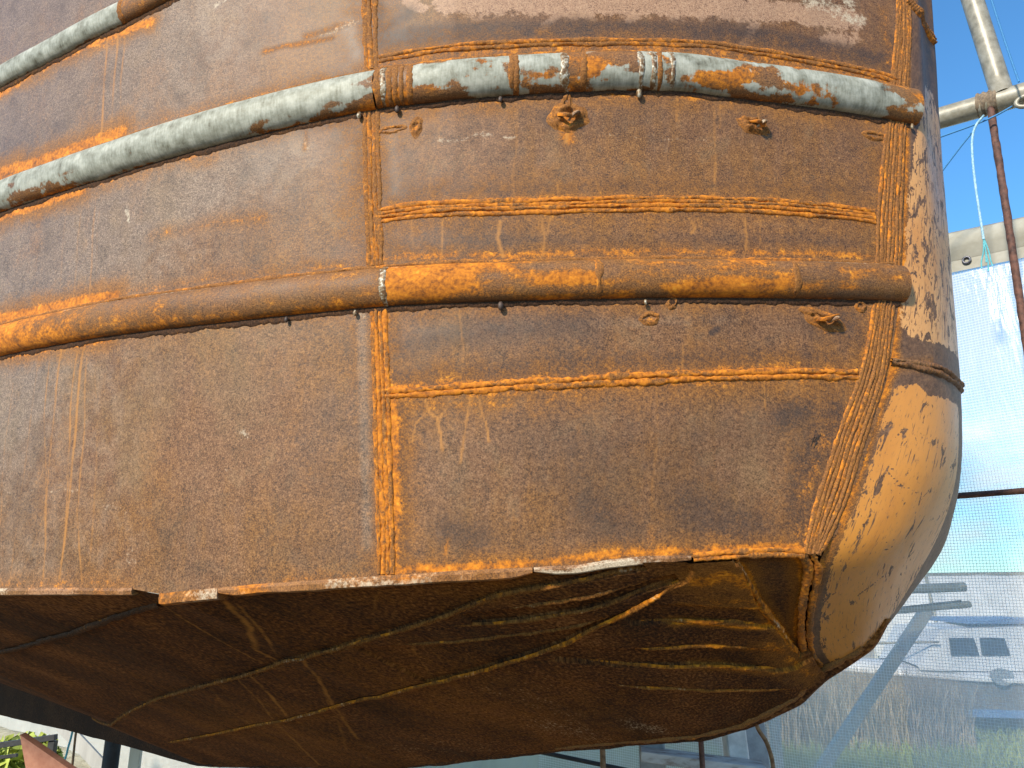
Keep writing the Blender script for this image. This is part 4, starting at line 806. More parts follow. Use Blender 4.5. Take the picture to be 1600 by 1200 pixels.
# ---- stem
def build_stem():
    rr = np.linspace(0, 1, 420); cc = np.concatenate([np.linspace(0, 1, 120), np.linspace(1, 2, 40)[1:]])
    R, C = np.meshgrid(rr, cc, indexing='ij')
    P = stem(R, C)
    N = np.cross(np.gradient(P, axis=0), np.gradient(P, axis=1)); N /= np.maximum(np.linalg.norm(N, axis=-1, keepdims=True), 1e-9)
    mid = np.array([CLA[0] + .5*CLD[0], CLA[1] + .5*CLD[1], 1.9])
    sg = np.sign(((P - mid)*N).sum(-1, keepdims=True)); N = N*np.where(sg == 0, 1, sg)
    lenR = np.cumsum(np.concatenate([np.zeros((1, P.shape[1])), np.linalg.norm(np.diff(P, axis=0), axis=-1)]), 0)
    lenC = np.cumsum(np.concatenate([np.zeros((P.shape[0], 1)), np.linalg.norm(np.diff(P, axis=1), axis=-1)], 1), 1)
    U = np.stack([lenC, -lenR.mean(1, keepdims=True) + 0*lenC, 0*lenC + 3], -1)
    pu = np.array(PAINT_UP); pl = np.array(PAINT_LOW); pe = np.array(PAINT_EDGE); ue = np.array(PAINT_UP_END); lt = np.array(PAINT_LOW_TOP)
    Cm = np.where(C > 1, 2 - C, C)
    lim_up = np.interp(R, pu[:, 0], pu[:, 1]); end_up = np.interp(Cm, ue[:, 1], ue[:, 0])
    up = np.clip((Cm - lim_up)/.24 + .55, 0, 1)*np.clip((R - pu[0, 0])/.10 + .25, 0, 1)*np.clip((end_up - R)/.012 + .5, 0, 1)
    o = np.argsort(lt[:, 1]); top_lo = np.interp(Cm, lt[o, 1], lt[o, 0]); lim_lo = np.interp(R, pl[:, 0], pl[:, 1])
    lo = np.clip((Cm - lim_lo)/.07 + .5, 0, 1)*np.clip((R - top_lo)/.012 + .5, 0, 1)*np.clip((.985 - R)/.02, 0, 1)
    edge = np.interp(R, pe[:, 0], pe[:, 1]) + .35
    lo = lo*np.clip((edge - Cm)/.10 + .45, 0, 1)*(C < 1.05)
    paint = np.maximum(up*1.22, lo*1.15)
    chip = np.where(R < .62, .24 - .04*Cm, .06 + .42*np.clip(1 - np.abs(Cm - edge)/.30, 0, 1) + .18*np.clip(1 - np.abs(Cm - lim_lo)/.15, 0, 1))
    sc = np.zeros_like(R)
    sR, sC = lenR.mean(1), lenC
    for i, p in enumerate(SCRATCH):
        q = np.array(p); x = np.interp(q[:, 0], rr, sR)
        cw = [np.interp(b, cc, lenC[int(np.clip(a, 0, 1)*419)]) for a, b in q]
        T = [[[float(u), float(v)] for u, v in zip(cw, x)], .0012 + .0016*((i*7) % 3)/2, .85]
        sc = np.maximum(sc, strokes(lenC.ravel() + .002*fbm(lenC.ravel()*60, lenR.ravel()*60, i), (lenR*0 + sR[:, None]).ravel(), [T]).reshape(R.shape))
    rs = np.array(RING_STEM)[:, 0].mean()
    rust = .75*np.exp(-((Cm)/.07)**2)*(R > .12) + .35*np.exp(-((R - rs)/.012)**2)*(Cm < .5) + .5*np.clip((R - .97)/.02, 0, 1) + .62*np.clip((.34 - R)/.2, 0, 1)*(.75 + .5*fbm(lenC*20, lenR*20, 17))
    off = .0010*fbm(lenC*12, lenR*12, 6)
    V = P + N*off[..., None]
    at = {'huv': U.reshape(-1, 3), 'paint': paint.ravel(), 'chip': chip.ravel(), 'scratch': sc.ravel(), 'glow': rust.ravel()*1.1, 'fresh': (R > rs).astype(float).ravel(), 'rust': rust.ravel(),
          'dark': (.35*np.exp(-((Cm - .12)/.06)**2)*(R < .6) + .25*np.exp(-((R - rs + .03)/.02)**2)).ravel()}
    F = grid_faces(*R.shape)
    st = obj('stem_plate', mesh_data('stem_plate', V, F, at), M_STEM, root)
    # ring welds round the stem
    for tab, w, h, ru, cmax in ((RING_STEM, .0055, .006, .12, 1.5), (RING_STEM_TOP, .006, .006, .35, 1.5)):
        q = np.array(tab); o = np.argsort(q[:, 1])
        for b in range(2):
            c = np.linspace(0.0, cmax, 160); r = np.interp(np.where(c > 1, 2 - c, c), q[o, 1], q[o, 0]) + .0042*b + .0015*vnoise(c*14, 0*c, b + 3)
            Pb = stem(r, c); d = 1e-3
            Nb = np.cross(stem(r + d, c) - stem(r - d, c), stem(r, c + d) - stem(r, c - d)); Nb /= np.linalg.norm(Nb, axis=1, keepdims=True)
            Nb *= np.sign(((Pb - mid)*Nb).sum(1, keepdims=True))
            _sd[0] += 1
            bead(Pb, Nb, w, h, st, rust=ru, seed=_sd[0], dark=.25, name='ring_weld')
    # weld round the forefoot
    J = chain(STEM_FOOT, step=.002, rounds=2)
    for b, (dx, w) in enumerate(((-.010, .009), (.004, .008))):
        Nf = np.tile(np.array([-.30, -.86, -.42]), (len(J), 1))
        _sd[0] += 1
        bead(J + np.array([dx, -.001, 0.0]), Nf, w*.8, .0042, root, rust=.75, seed=_sd[0], period=.007, name='weld_bead')
build_stem()

# ---- bottom plating
SEAMS_B = [SEAM_1, SEAM_2, SEAM_6, SEAM_5, SEAM_4, SEAM_3]
def seam_w(tab, q):
    t = np.array(tab); o = np.argsort(t[:, 0]); t = t[o]
    return t
def build_bottom_mesh():
    ql = np.concatenate([np.linspace(0, 1.9, 480), np.linspace(1.9, 5.1, 130)[1:]]); wl = np.linspace(0, 1, 200)
    Q, W = np.meshgrid(ql, wl, indexing='ij')
    kind = np.zeros(Q.shape, int)
    def past(tab):
        t = seam_w(tab, Q); v = np.interp(Q, t[:, 0], t[:, 1])
        v = np.where(Q < t[0, 0], -1, v); v = np.where(Q > t[-1, 0], 9, v)
        return W > v
    p1, p2, p3 = past(SEAM_1), past(SEAM_2), past(SEAM_3)
    t3 = seam_w(SEAM_3, Q)
    kind = np.where(p2, 2, np.where(p1, 1, 0)); kind = np.where(~p1 & ~p2, 0, kind)
    aft1 = Q > np.array(SEAM_1)[:, 0].min()
    kind = np.where(p2, 2, np.where(aft1 & ~past(SEAM_1), 0, 1))
    for i, t in enumerate((SEAM_6, SEAM_5, SEAM_4)):
        tt = seam_w(t, Q); inside = (Q > tt[0, 0]) & (Q < tt[-1, 0]) & p2 & ~p3
        kind = np.where(inside & past(t), 3 + i, kind)
    kind = np.where(p3, 6, kind)
    for i, t in enumerate((SEAM_R1, SEAM_R2, SEAM_R3, SEAM_R4, SEAM_R5)):
        tt = seam_w(t, Q); v = np.interp(Q, tt[:, 0], tt[:, 1])
        kind = np.where(p3 & (Q < tt[-1, 0] + .05) & (W > v), 7 + i, kind)
    kind = np.where(p3 & (Q > .62) & (kind >= 7), 11, kind)
    kind = np.where(p3 & (Q > .62) & (kind == 6), 11, kind)
    tri = np.array(TRI); o = np.argsort(tri[:, 1])
    tq = np.interp(W, tri[o, 1], tri[o, 0])
    kind = np.where((Q < tq) & (W < .72), 13, kind)
    step = np.array([.0, .0, .009, .002, .010, .003, .012, .006, .013, .007, .014, .008, 0, -.008])[kind]
    off = step + .0016*fbm(Q*9, W*4, 1) + .0010*fbm(Q*40, W*18, 2)
    P = bottom(Q, W, off)
    F = grid_faces(*Q.shape); fk = kind.ravel()[F]
    fk = np.where((fk == fk[:, :1]).all(1), fk[:, 0], fk.max(1))
    mpx = W*.62
    qf, wf = Q.ravel(), W.ravel()
    def tabm(tab, k=1.0): return [[[[a, b*.62] for a, b in p], w*k, st] for p, w, st in tab]
    at = {'huv': np.stack([qf, wf*.62, 0*qf + 7], -1), 'rust': strokes(qf, wf*.62, tabm(B_RUST)) + .10*(fbm(qf*5, wf*4, 9) > .15),
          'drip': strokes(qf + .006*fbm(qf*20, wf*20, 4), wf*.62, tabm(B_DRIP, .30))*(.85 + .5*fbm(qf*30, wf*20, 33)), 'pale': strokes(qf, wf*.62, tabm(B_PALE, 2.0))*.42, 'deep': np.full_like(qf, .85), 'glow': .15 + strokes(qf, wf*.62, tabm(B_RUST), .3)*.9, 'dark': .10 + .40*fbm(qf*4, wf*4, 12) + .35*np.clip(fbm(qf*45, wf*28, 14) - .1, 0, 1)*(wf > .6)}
    at['dark'] = at['dark'] + .45*(kind.ravel() == 13)
    at['rust'] = np.maximum(at['rust'], .34*np.exp(-(qf/.42)**2)*(.7 + .9*fbm(qf*14, wf*9, 41)))
    for k in np.unique(fk):
        f = F[fk == k]
        if len(f) < 30: continue
        ids, inv = np.unique(f, return_inverse=True)
        obj('bottom_plate', mesh_data('bottom_plate', P.reshape(-1, 3)[ids], inv.reshape(f.shape), {a: v[ids] for a, v in at.items()}), M_STEEL, root)
    Q2, W2 = np.meshgrid(np.linspace(0, 5.1, 90), np.linspace(0, 1, 14), indexing='ij')
    P2 = mirror(bottom(Q2, W2))
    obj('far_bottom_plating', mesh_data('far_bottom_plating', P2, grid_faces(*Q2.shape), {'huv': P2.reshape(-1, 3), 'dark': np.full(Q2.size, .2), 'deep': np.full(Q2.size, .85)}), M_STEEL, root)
build_bottom_mesh()
def bottom_seam(tab, w=.005, h=.004, rust=.25, pale=0.0, off=.004, dark=.15):
    C = np.array(tab); C3 = chain(bottom(C[:, 0], np.clip(C[:, 1], 0, 1)), step=.003, rounds=2)
    L = np.linspace(0, 1, len(C3)); qc = chain(C, n=len(C3), rounds=2)
    qc = qc[(qc[:, 1] < .99) & (qc[:, 1] > -.02)]
    N = bottom_normal(np.clip(qc[:, 0], .004, 5), np.clip(qc[:, 1], .003, .997))
    iq = np.arange(len(qc)); C3 = bottom(qc[:, 0], np.clip(qc[:, 1], 0, 1), off*np.clip(np.minimum(iq, len(qc) - 1 - iq)/45, .0, 1))
    _sd[0] += 1
    return bead(C3, N, w, h, root, rust=rust, seed=_sd[0], pale=pale*.5, deep=.75, dark=dark, period=.010, name='weld_seam')
bottom_seam(SEAM_1, .007, .004, .05, dark=.5)
bottom_seam(SEAM_2, .0042, .004, .25, .30, off=.006)
bottom_seam(SEAM_3, .0045, .0042, .55, .35, off=.0115)
for t in (SEAM_4, SEAM_5, SEAM_6): bottom_seam(t, .0038, .0038, .22, .25, off=.0095)
for t, ho in ((SEAM_R1, .011), (SEAM_R2, .0125), (SEAM_R3, .013), (SEAM_R4, .0135)): bottom_seam(t, .0036, .0038, .60, .15, off=ho)
bottom_seam(SEAM_R5, .004, .004, .35, .3, off=.0135)
bottom_seam(TRI, .0055, .006, .7, .4, off=.006)

# ---- plate edges along the chine
def chine_strip(s0, s1, drop, th, proud, rust, pale, metal=0.0, taper=0.0, seed=0):
    s = np.linspace(s0, s1, max(6, int((s1 - s0)/.004)))
    z = lerp_curve(CHINE, s) + .0015*fbm(s*20, 0*s, seed)
    e = np.clip(np.minimum(s - s0, s1 - s)/.03, 0, 1) if taper else np.ones_like(s)
    t = th*(.45 + .55*e)*(1 + .25*fbm(s*16, 0*s + 4, seed))
    sec = [(.002, 0), (.002 - 0*t, proud), (-.25*t - drop, proud + .0015), (-.85*t - drop, proud + .0005), (-t - drop, proud - .003), (-t - drop, -.022), (-.3*t, -.03)]
    V = np.stack([side(s, z + dz, off + 0*s) for dz, off in sec], 1)
    k = len(sec); A = np.tile(np.arange(k), (len(s), 1)); SS = np.tile(s[:, None], (1, k))
    F = grid_faces(len(s), k).tolist() + [list(range(k)), [(len(s) - 1)*k + i for i in range(k)][::-1]]
    at = {'huv': np.stack([SS, A*.006, 0*SS + 4], -1).reshape(-1, 3), 'glow': (rust + .2 + 0*SS).ravel(), 'rust': (rust + .7*fbm(SS*14, A*.4, seed + 3)).ravel(), 'pale': (pale*.7 + .8*fbm(SS*10, A*.3, seed + 5) - .8*(A > 4)).ravel(), 'tan': (.5 + .5*fbm(SS*9, A*.2, seed + 7) - .8*(A > 4)).ravel()}
    obj('chine_strip', mesh_data('chine_strip', V, F, at, smooth=False), M_STEEL, root)
chine_strip(-4.5, -.436, .000, .010, .002, .22, .42, seed=1)
chine_strip(-.378, -.268, .003, .013, .003, .50, .25, seed=2)
chine_strip(-.266, .214, .000, .013, .004, .45, .25, taper=1, seed=3)
chine_strip(.216, .441, .000, .009, .003, .25, .62, taper=1, seed=4)
# ---- keel and stem bar
def build_keel():
    kt = np.array(KEEL)
    t = np.linspace(2.25, 5.2, 60); z = np.interp(t, kt[:, 0], kt[:, 1]); d = np.clip((t - 2.25)*.062, .002, .16); hw = .022 + .02*np.clip(t - 2.2, 0, 1)
    P = keel_point(t, z); D = np.array([CLN[0], CLN[1], 0.0])
    sec = [(1, .012), (1, -1.0), (.85, -1.06), (-.85, -1.06), (-1, -1.0), (-1, .012)]
    V = np.stack([P + D*(hw*a)[:, None] + np.array([0, 0, 1.0])*(np.where(b > 0, b, b*d))[:, None] for a, b in [(a, np.full(len(t), b)) for a, b in sec]], 1)
    V[:, :, 2] += .004*fbm(np.tile(t[:, None]*9, (1, 6)), np.tile(np.arange(6)[None], (60, 1)), 5)
    F = grid_faces(60, 6).tolist() + [list(range(6)), [59*6 + i for i in range(6)][::-1]]
    obj('keel', mesh_data('keel', V, F, {'huv': V.reshape(-1, 3), 'dark': np.full(360, .75), 'deep': np.full(360, 1.0), 'rust': np.full(360, .05)}, smooth=False), M_STEEL, root)  # sides darkened in colour to stand for the shade under the hull
    # stem bar from the forefoot along the keel line
    K = np.array(STEM_K)[15:]
    t = np.linspace(.225, 2.35, 150); P2 = keel_point(t, np.interp(t, kt[:, 0], kt[:, 1]))
    C = chain(np.concatenate([K[2:-1], P2]), step=.006, rounds=2); n = len(C)
    T = np.gradient(C, axis=0); T /= np.linalg.norm(T, axis=1, keepdims=True)
    Dn = np.cross(T, D); Dn *= np.sign(-Dn[:, 2:3]); Dn /= np.linalg.norm(Dn, axis=1, keepdims=True)
    arc = np.arange(n)*.006
    th = (.008 + .004*fbm(arc*14, 0*arc, 3))*np.clip(arc/.06 + .15, 0, 1); hw = .012 + .003*fbm(arc*9, 0*arc, 8)
    V = np.stack([C + D*(hw*a)[:, None] + Dn*(th*b)[:, None] for a, b in ((1.3, -.5), (1.15, .5), (.7, 1), (-.7, 1), (-1.15, .5), (-1.3, -.5))], 1)
    F = grid_faces(n, 6).tolist() + [list(range(6)), [(n - 1)*6 + i for i in range(6)][::-1]]
    ru = np.repeat((.60*np.exp(-arc/.10) - .15)[:, None], 6, 1).ravel()
    obj('stem_bar', mesh_data('stem_bar', V, F, {'huv': V.reshape(-1, 3), 'dark': np.repeat((.45 - .4*np.exp(-arc/.2))[:, None], 6, 1).ravel(), 'rust': ru, 'glow': ru*1.1, 'deep': np.full(len(ru), .9)}), M_STEEL, root)
    for a0, a1, w in ((10, n//3, .007),):
        bead(C[a0:a1] + D*.024 - Dn[a0:a1]*.004, np.tile(D - np.array([0, 0, .4]), (a1 - a0, 1)), w, .006, root, rust=.3, seed=300, dark=.2, period=.009)
build_keel()

# ---------------------------------------------------------------- the yard
def near(P, D=0): return np.asarray(P, float)
g = np.linspace(-1, 1, 41); X, Y = np.meshgrid(np.sign(g)*np.abs(g)**2.2*260, np.sign(g)*np.abs(g)**2.2*260, indexing='ij')
tag(obj('ground', mesh_data('ground', np.stack([X, Y, .02*fbm(X*.4, Y*.4, 2)*(np.hypot(X, Y) > 4)], -1), grid_faces(41, 41)), M_GROUND), None, None, kind='structure')

def at_b(t, b, z):
    p = CLA + t*CLD + b*CLN
    return np.array([p[0], p[1], z])
def single(name, VF, mat, label, cat, group=None, smooth=True):
    V, F = VF
    return tag(obj(name, mesh_data(name, V, F, None, smooth), mat), label, cat, group)
def rope_mesh(P, r, twist=3): return tube(chain(P, step=.01, rounds=3), r, 7)

# scaffold tubes behind the bow
D3 = np.array([CLD[0], CLD[1], 0.0])
def long_line(a, b, before, after, n=30):
    a = np.array(a); b = np.array(b); d = (b - a)/np.linalg.norm(b - a)
    return np.linspace(0, 1, n)[:, None]*(np.linalg.norm(b - a) + before + after)*d + a - before*d
ta = thing('scaffold_tube', (1.7, 2.4, 3.29), 'pale horizontal scaffold tube crossing behind the upper bow', 'scaffold tube')
obj('tube', mesh_data('tube', *tube(long_line((1.5725, 2.5038, 3.3062), (1.8189, 2.2897, 3.2798), 2.2, 2.0), .040, 18)), M_TUBE, ta)
obj('wrapped_joint', mesh_data('wrapped_joint', *tube(chain([(1.7117, 2.3828, 3.2964), (1.735, 2.362, 3.292), (1.7595, 2.3413, 3.2881)], n=14), .0435 + .003*np.sin(np.arange(14)*1.7), 18, rough=.10)), M_TAPE, ta)
tb = thing('scaffold_tube', (1.75, 2.29, 3.3), 'pale scaffold tube slanting up to the sky, top right', 'scaffold tube')
obj('tube', mesh_data('tube', *tube(long_line((1.723, 2.335, 3.8251), (1.7691, 2.325, 3.305), 1.6, 0), .036, 18)), M_TUBE, tb)
# lashing eye on the horizontal tube
er = thing('lashing_eye', (1.80, 2.27, 3.22), 'small pale metal eye hanging under the scaffold tube', 'metal eye')
a = np.linspace(0, 2*np.pi, 25)
obj('eye_ring', mesh_data('eye_ring', *tube(np.stack([1.800 + .024*np.cos(a), 2.262 - .018*np.cos(a), 3.232 + .020*np.sin(a)], 1), .008, 8, False)), M_TUBE, er)
obj('eye_shank', mesh_data('eye_shank', *tube(np.array([(1.818, 2.256, 3.243), (1.83, 2.262, 3.26), (1.836, 2.27, 3.275)]), .009, 8)), M_TUBE, er)
single('rusty_rod', tube(chain([(1.7295, 2.341, 3.27), (1.7281, 2.3421, 3.2356), (1.7224, 2.3471, 2.9005), (1.7114, 2.3566, 2.4263), (1.700, 2.366, 1.95), (1.69, 2.375, 1.2), (1.68, 2.38, .0)], step=.02), .0125, 8, rough=.25), M_ROD, 'thin dark rusty rod hanging from the taped scaffold joint', 'rod')
single('rusty_rod', tube(long_line((1.5202, 2.6154, 1.8935), (1.6906, 2.4674, 1.8958), 1.2, 1.4), .0105, 8, rough=.2), M_ROD, 'thin dark rod lying level across the clear sheeting', 'rod')
# rope and cords
rp = thing('frayed_rope', (1.65, 2.34, 2.75), 'pale blue rope with frayed teal end hanging from scaffold tube', 'rope')
obj('rope', mesh_data('rope', *rope_mesh([(1.6766, 2.3074, 3.2061), (1.6531, 2.3278, 3.1811), (1.6386, 2.3403, 3.1297), (1.632, 2.3461, 3.0382), (1.6288, 2.3489, 2.9514), (1.6271, 2.3503, 2.8528), (1.6259, 2.3514, 2.7462)], .0042)), M_ROPE, rp)
for l in ([(1.6259, 2.3514, 2.7462), (1.6208, 2.3559, 2.698), (1.612, 2.364, 2.67), (1.6105, 2.3648, 2.6425)], [(1.6259, 2.3514, 2.7462), (1.6255, 2.3517, 2.6889), (1.628, 2.351, 2.66), (1.6233, 2.3537, 2.6282)], [(1.6273, 2.3502, 2.7456), (1.6331, 2.3452, 2.693), (1.632, 2.345, 2.665), (1.6347, 2.3437, 2.6427)], [(1.6264, 2.351, 2.7508), (1.6261, 2.3512, 2.7078), (1.6226, 2.3543, 2.6616)]):
    obj('frayed_strand', mesh_data('frayed_strand', *rope_mesh(l, .0024)), M_TEAL, rp)
single('blue_cord', rope_mesh([(.55, 3.31, 3.02), (1.0, 2.92, 3.11), (1.40, 2.57, 3.17), (1.5322, 2.4593, 3.1884), (1.5665, 2.4296, 3.1907), (1.6963, 2.3167, 3.1943), (1.7525, 2.2679, 3.2146)], .0034), M_BLUE, 'thin blue cord running level just under the scaffold tube', 'cord')
single('blue_cord', rope_mesh([(1.02, 2.90, 2.24), (1.44, 2.54, 2.87), (1.5117, 2.4772, 2.9778), (1.5612, 2.4341, 3.0422), (1.6211, 2.3821, 3.1254), (1.6528, 2.3546, 3.1651)], .0034), M_BLUE, 'thin blue cord slanting down to the bow edge', 'cord')
single('blue_cord', rope_mesh([(1.71, 2.25, 4.2), (1.7241, 2.2396, 3.7197), (1.7283, 2.236, 3.6324), (1.7391, 2.2266, 3.4475), (1.7513, 2.216, 3.2743)], .0036), M_BLUE, 'thin blue cord beside the slanting scaffold tube', 'cord')

# clear reinforced sheeting
sh = thing('clear_sheeting', (1.9, 2.6, 0.0), 'clear grid-reinforced plastic sheeting hung behind the bow', 'plastic sheet')
B0 = -1.75
def sheet_pt(t, z, b=B0):
    t = np.asarray(t, float); z = np.asarray(z, float)
    w = .020*np.sin(t*5.1 + z*1.3) + .012*np.sin(t*11 - z*2.2) + .010*np.sin(z*6 + t*2) + .03*fbm(t*1.5, z*1.2, 3)
    p = CLA + t[..., None]*CLD + (b + w)[..., None]*CLN
    return np.concatenate([p, z[..., None]], -1)
HZ = 2.80                                    # underside of the hem
def hem_z(t): return HZ + .02*np.sin(np.asarray(t)*2.1) - .03*np.asarray(t)*0
t = np.linspace(-3.2, 11, 160); z = np.linspace(0, 1, 60)
TT, ZZ = np.meshgrid(t, z, indexing='ij')
obj('film', mesh_data('film', sheet_pt(TT, .02 + ZZ*(hem_z(TT) - .02)), grid_faces(160, 60)), M_FILM, sh)
# lapped second layer with a rounded corner
lap = [(-.02, 2.625), (.0, 2.45), (.02, 2.31), (.015, 2.17), (-.005, 2.09), (-.04, 2.03), (-.09, 2.0), (-.2, 1.975), (-.6, 1.95), (-1.6, 1.93), (-1.6, 2.62)]
lc = np.array(lap); n = 26
top = np.linspace(-.02, -1.6, n)
lowz = np.interp(-top, -lc[1:10, 0][np.argsort(-lc[1:10, 0])], lc[1:10, 1][np.argsort(-lc[1:10, 0])])
V = []
for i in range(n):
    for k in range(14):
        u = k/13; V.append((top[i] + (.035*math.sin(u*2.6) if i < 3 else 0), 2.63 + (lowz[i] - 2.63)*u))
V = np.array(V); obj('film_lap', mesh_data('film_lap', sheet_pt(V[:, 0], V[:, 1], B0 + .03), grid_faces(n, 14)), M_FILM2, sh)
# another lap below
V = np.array([(a, b0 + (b1 - b0)*u) for a, b0, b1 in zip(np.linspace(.55, -1.6, 20), np.linspace(1.42, 1.80, 20), np.full(20, .05)) for u in np.linspace(0, 1, 10)])
obj('film_lap', mesh_data('film_lap', sheet_pt(V[:, 0], V[:, 1], B0 + .026), grid_faces(20, 10)), M_FILM2, sh)
# hem band
t = np.linspace(-3.2, 11, 140); prof = [(0, .0), (-.012, .03), (-.030, .07), (-.034, .10), (-.020, .135), (.0, .150), (.02, .13), (.016, .05)]
V = np.stack([np.concatenate([sheet_pt(t, hem_z(t) - .012 + dz)[:, :2] - np.outer(np.full(140, b), CLN), (hem_z(t) - .012 + dz)[:, None]], 1) for b, dz in prof], 1)
obj('hem_band', mesh_data('hem_band', V, grid_faces(140, 8, True)), M_HEM, sh)
V = np.stack([np.concatenate([sheet_pt(t, hem_z(t) - .02 - dz)[:, :2] + np.outer(np.full(140, .010), CLN), (hem_z(t) - .02 - dz)[:, None]], 1) for dz in (-.07, -.03, .0, .012)], 1)
obj('hem_flap', mesh_data('hem_flap', V, grid_faces(140, 4)), M_HEM, sh)
for te in np.arange(-1.908, 4, 1.02):
    c = sheet_pt(np.array([te]), np.array([float(hem_z(te)) + .004]))[0] + np.append(CLN*.016, 0)
    a = np.linspace(0, 2*np.pi, 25); u = np.array([CLD[0], CLD[1], 0])
    P = c + np.outer(np.cos(a)*.0125, u) + np.outer(np.sin(a)*.0125, [0, 0, 1])
    obj('eyelet', mesh_data('eyelet', *tube(P, .0042, 8, False)), M_RING, sh)
# woven reinforcement
def scrim(t0, t1, z0, pitch, wd):
    V, F = [], []
    def ribbon(P, side_v):
        b = len(V); n = len(P)
        for p in P: V.append(p - side_v); V.append(p + side_v)
        for i in range(n - 1): F.append((b + 2*i, b + 2*i + 2, b + 2*i + 3, b + 2*i + 1))
    for tt in np.arange(t0, t1, pitch):
        zz = np.linspace(z0, float(hem_z(tt)), 26)
        ribbon(sheet_pt(np.full(26, tt), zz, B0 + .004), np.array([CLD[0], CLD[1], 0])*wd)
    for zz in np.arange(z0, HZ, pitch):
        t = np.linspace(t0, t1, 40)
        ribbon(sheet_pt(t, np.full(40, zz), B0 + .0045), np.array([0, 0, wd]))
    return np.array(V), np.array(F)
o = obj('woven_grid', mesh_data('woven_grid', *scrim(-1.3, 2.3, .2, .0105, .0006), None, False), M_THREAD, sh); o['kind'] = 'stuff'

# props under the far bilge
V1, F1 = box((.47, 2.73, .76), (.085, .085, 1.52), -.2)
single('prop_post', (V1, F1), M_GREYPOST, 'grey square prop post under the keel, left of the white one', 'prop', None, False)
pw = thing('prop_post', (.80, 2.73, 0), 'white and grey square prop post under the bow', 'prop')
tilt = [[1, 0, -.05], [0, 1, 0], [.05, 0, 1]]
obj('post', mesh_data('post', *box((.765, 2.73, .76), (.066, .09, 1.50), -.06, tilt), None, False), M_WHITEPOST, pw)
obj('steel_channel', mesh_data('steel_channel', *box((.836, 2.745, .76), (.070, .06, 1.48), -.06, tilt), None, False), M_GREYPOST, pw)
single('cross_board', beam_between((.42, 2.66, 1.065), (.80, 2.60, 1.03), .10, .03), M_BOARD, 'weathered flat board with peeling paint between the two prop posts', 'board', None, False)
single('steel_rod', tube(np.linspace((.583, 2.508, 1.5), (.585, 2.508, .0), 20), .0085, 8), M_ROD, 'upright dark rod standing between the prop posts', 'rod')
single('steel_rod', tube(np.linspace((.291, 2.62, 1.5), (.293, 2.62, .0), 20), .009, 8), M_BROWNROD, 'upright brown rod left of the grey prop post', 'rod')
single('steel_bar', tube(long_line((.0722, 3.0607, .9956), (.3488, 3.0757, .9399), .5, .1), .008, 8), M_BLACK, 'slanting dark bar below the keel beside the brown rod', 'bar')
single('bent_cable', tube(chain([(.715, 2.386, 1.23), (.7258, 2.3892, 1.1836), (.745, 2.395, 1.16), (.756, 2.4014, 1.1379), (.768, 2.41, 1.10), (.7711, 2.4185, 1.074), (.776, 2.42, .9), (.775, 2.43, .02)], step=.012, rounds=3), .0062, 8), M_BROWNROD, 'bent brown cable hanging beside the white prop post', 'cable')
# clutter seen under the keel on the left
single('prop_post', tube(np.linspace((-1.93, 3.93, 1.25), (-1.93, 3.93, 0), 8), .037, 16), M_BLACK, 'black round prop post under the keel at left', 'prop')
single('timber_post', box((-2.33, 5.05, .55), (.062, .06, 1.1), .2), M_CREAM, 'cream timber post right of the black prop post', 'post', None, False)
V = np.array([(-1.982, 3.263, 1.012), (-1.55, 3.30, .745), (-1.62, 3.42, .02), (-1.90, 3.40, .02), (-1.945, 3.29, .86)])
nrm = np.array([.05, .03, 0]); V2 = np.concatenate([V, V + np.array([.004, .03, .004])])
F = [[0, 1, 2, 3, 4], [9, 8, 7, 6, 5]] + [[i, i + 5, (i + 1) % 5 + 5, (i + 1) % 5] for i in range(5)]
single('leaning_plate', (V2, F), M_PLATE, 'pointed red-brown steel plate leaning at lower left', 'plate', None, False)
fr = thing('steel_trestle', (-3.3, 5.46, 0), 'dark steel trestle frame behind the leaning red plate', 'trestle')
obj('top_bar', mesh_data('top_bar', *beam_between((-3.9, 5.47, .49), (-3.06, 5.444, .605), .04, .035), None, False), M_BLACK, fr)
obj('lower_bar', mesh_data('lower_bar', *beam_between((-3.9, 5.49, .42), (-3.32, 5.474, .488), .02, .02), None, False), M_BLACK, fr)
for x in (-3.085, -3.86): obj('leg', mesh_data('leg', *box((x, 5.46, .285 if x < -3.5 else .295), (.045, .045, .57), 0), None, False), M_BLACK, fr)
single('orange_wire', tube(chain([(-2.335, 4.34, 1.1), (-2.3436, 4.3493, .8229), (-2.3608, 4.3974, .6437), (-2.37, 4.42, .02)], step=.03), .006, 6), M_BROWNROD, 'thin brown upright wire left of the black prop post', 'wire')
single('teal_string', rope_mesh([(-2.57, 4.76, .95), (-2.6007, 4.7882, .7306), (-2.62, 4.80, .66), (-2.6309, 4.8175, .6211), (-2.6612, 4.8371, .548), (-2.70, 4.86, .3), (-2.71, 4.86, .01)], .006), M_TEAL, 'loose teal string hanging behind the brown wire', 'string')
single('grey_plank', beam_between((-3.45, 5.97, .70), (-2.72, 6.06, .02), .03, .09), M_GREYWOOD, 'grey plank sloping to the ground behind the teal string', 'plank', None, False)
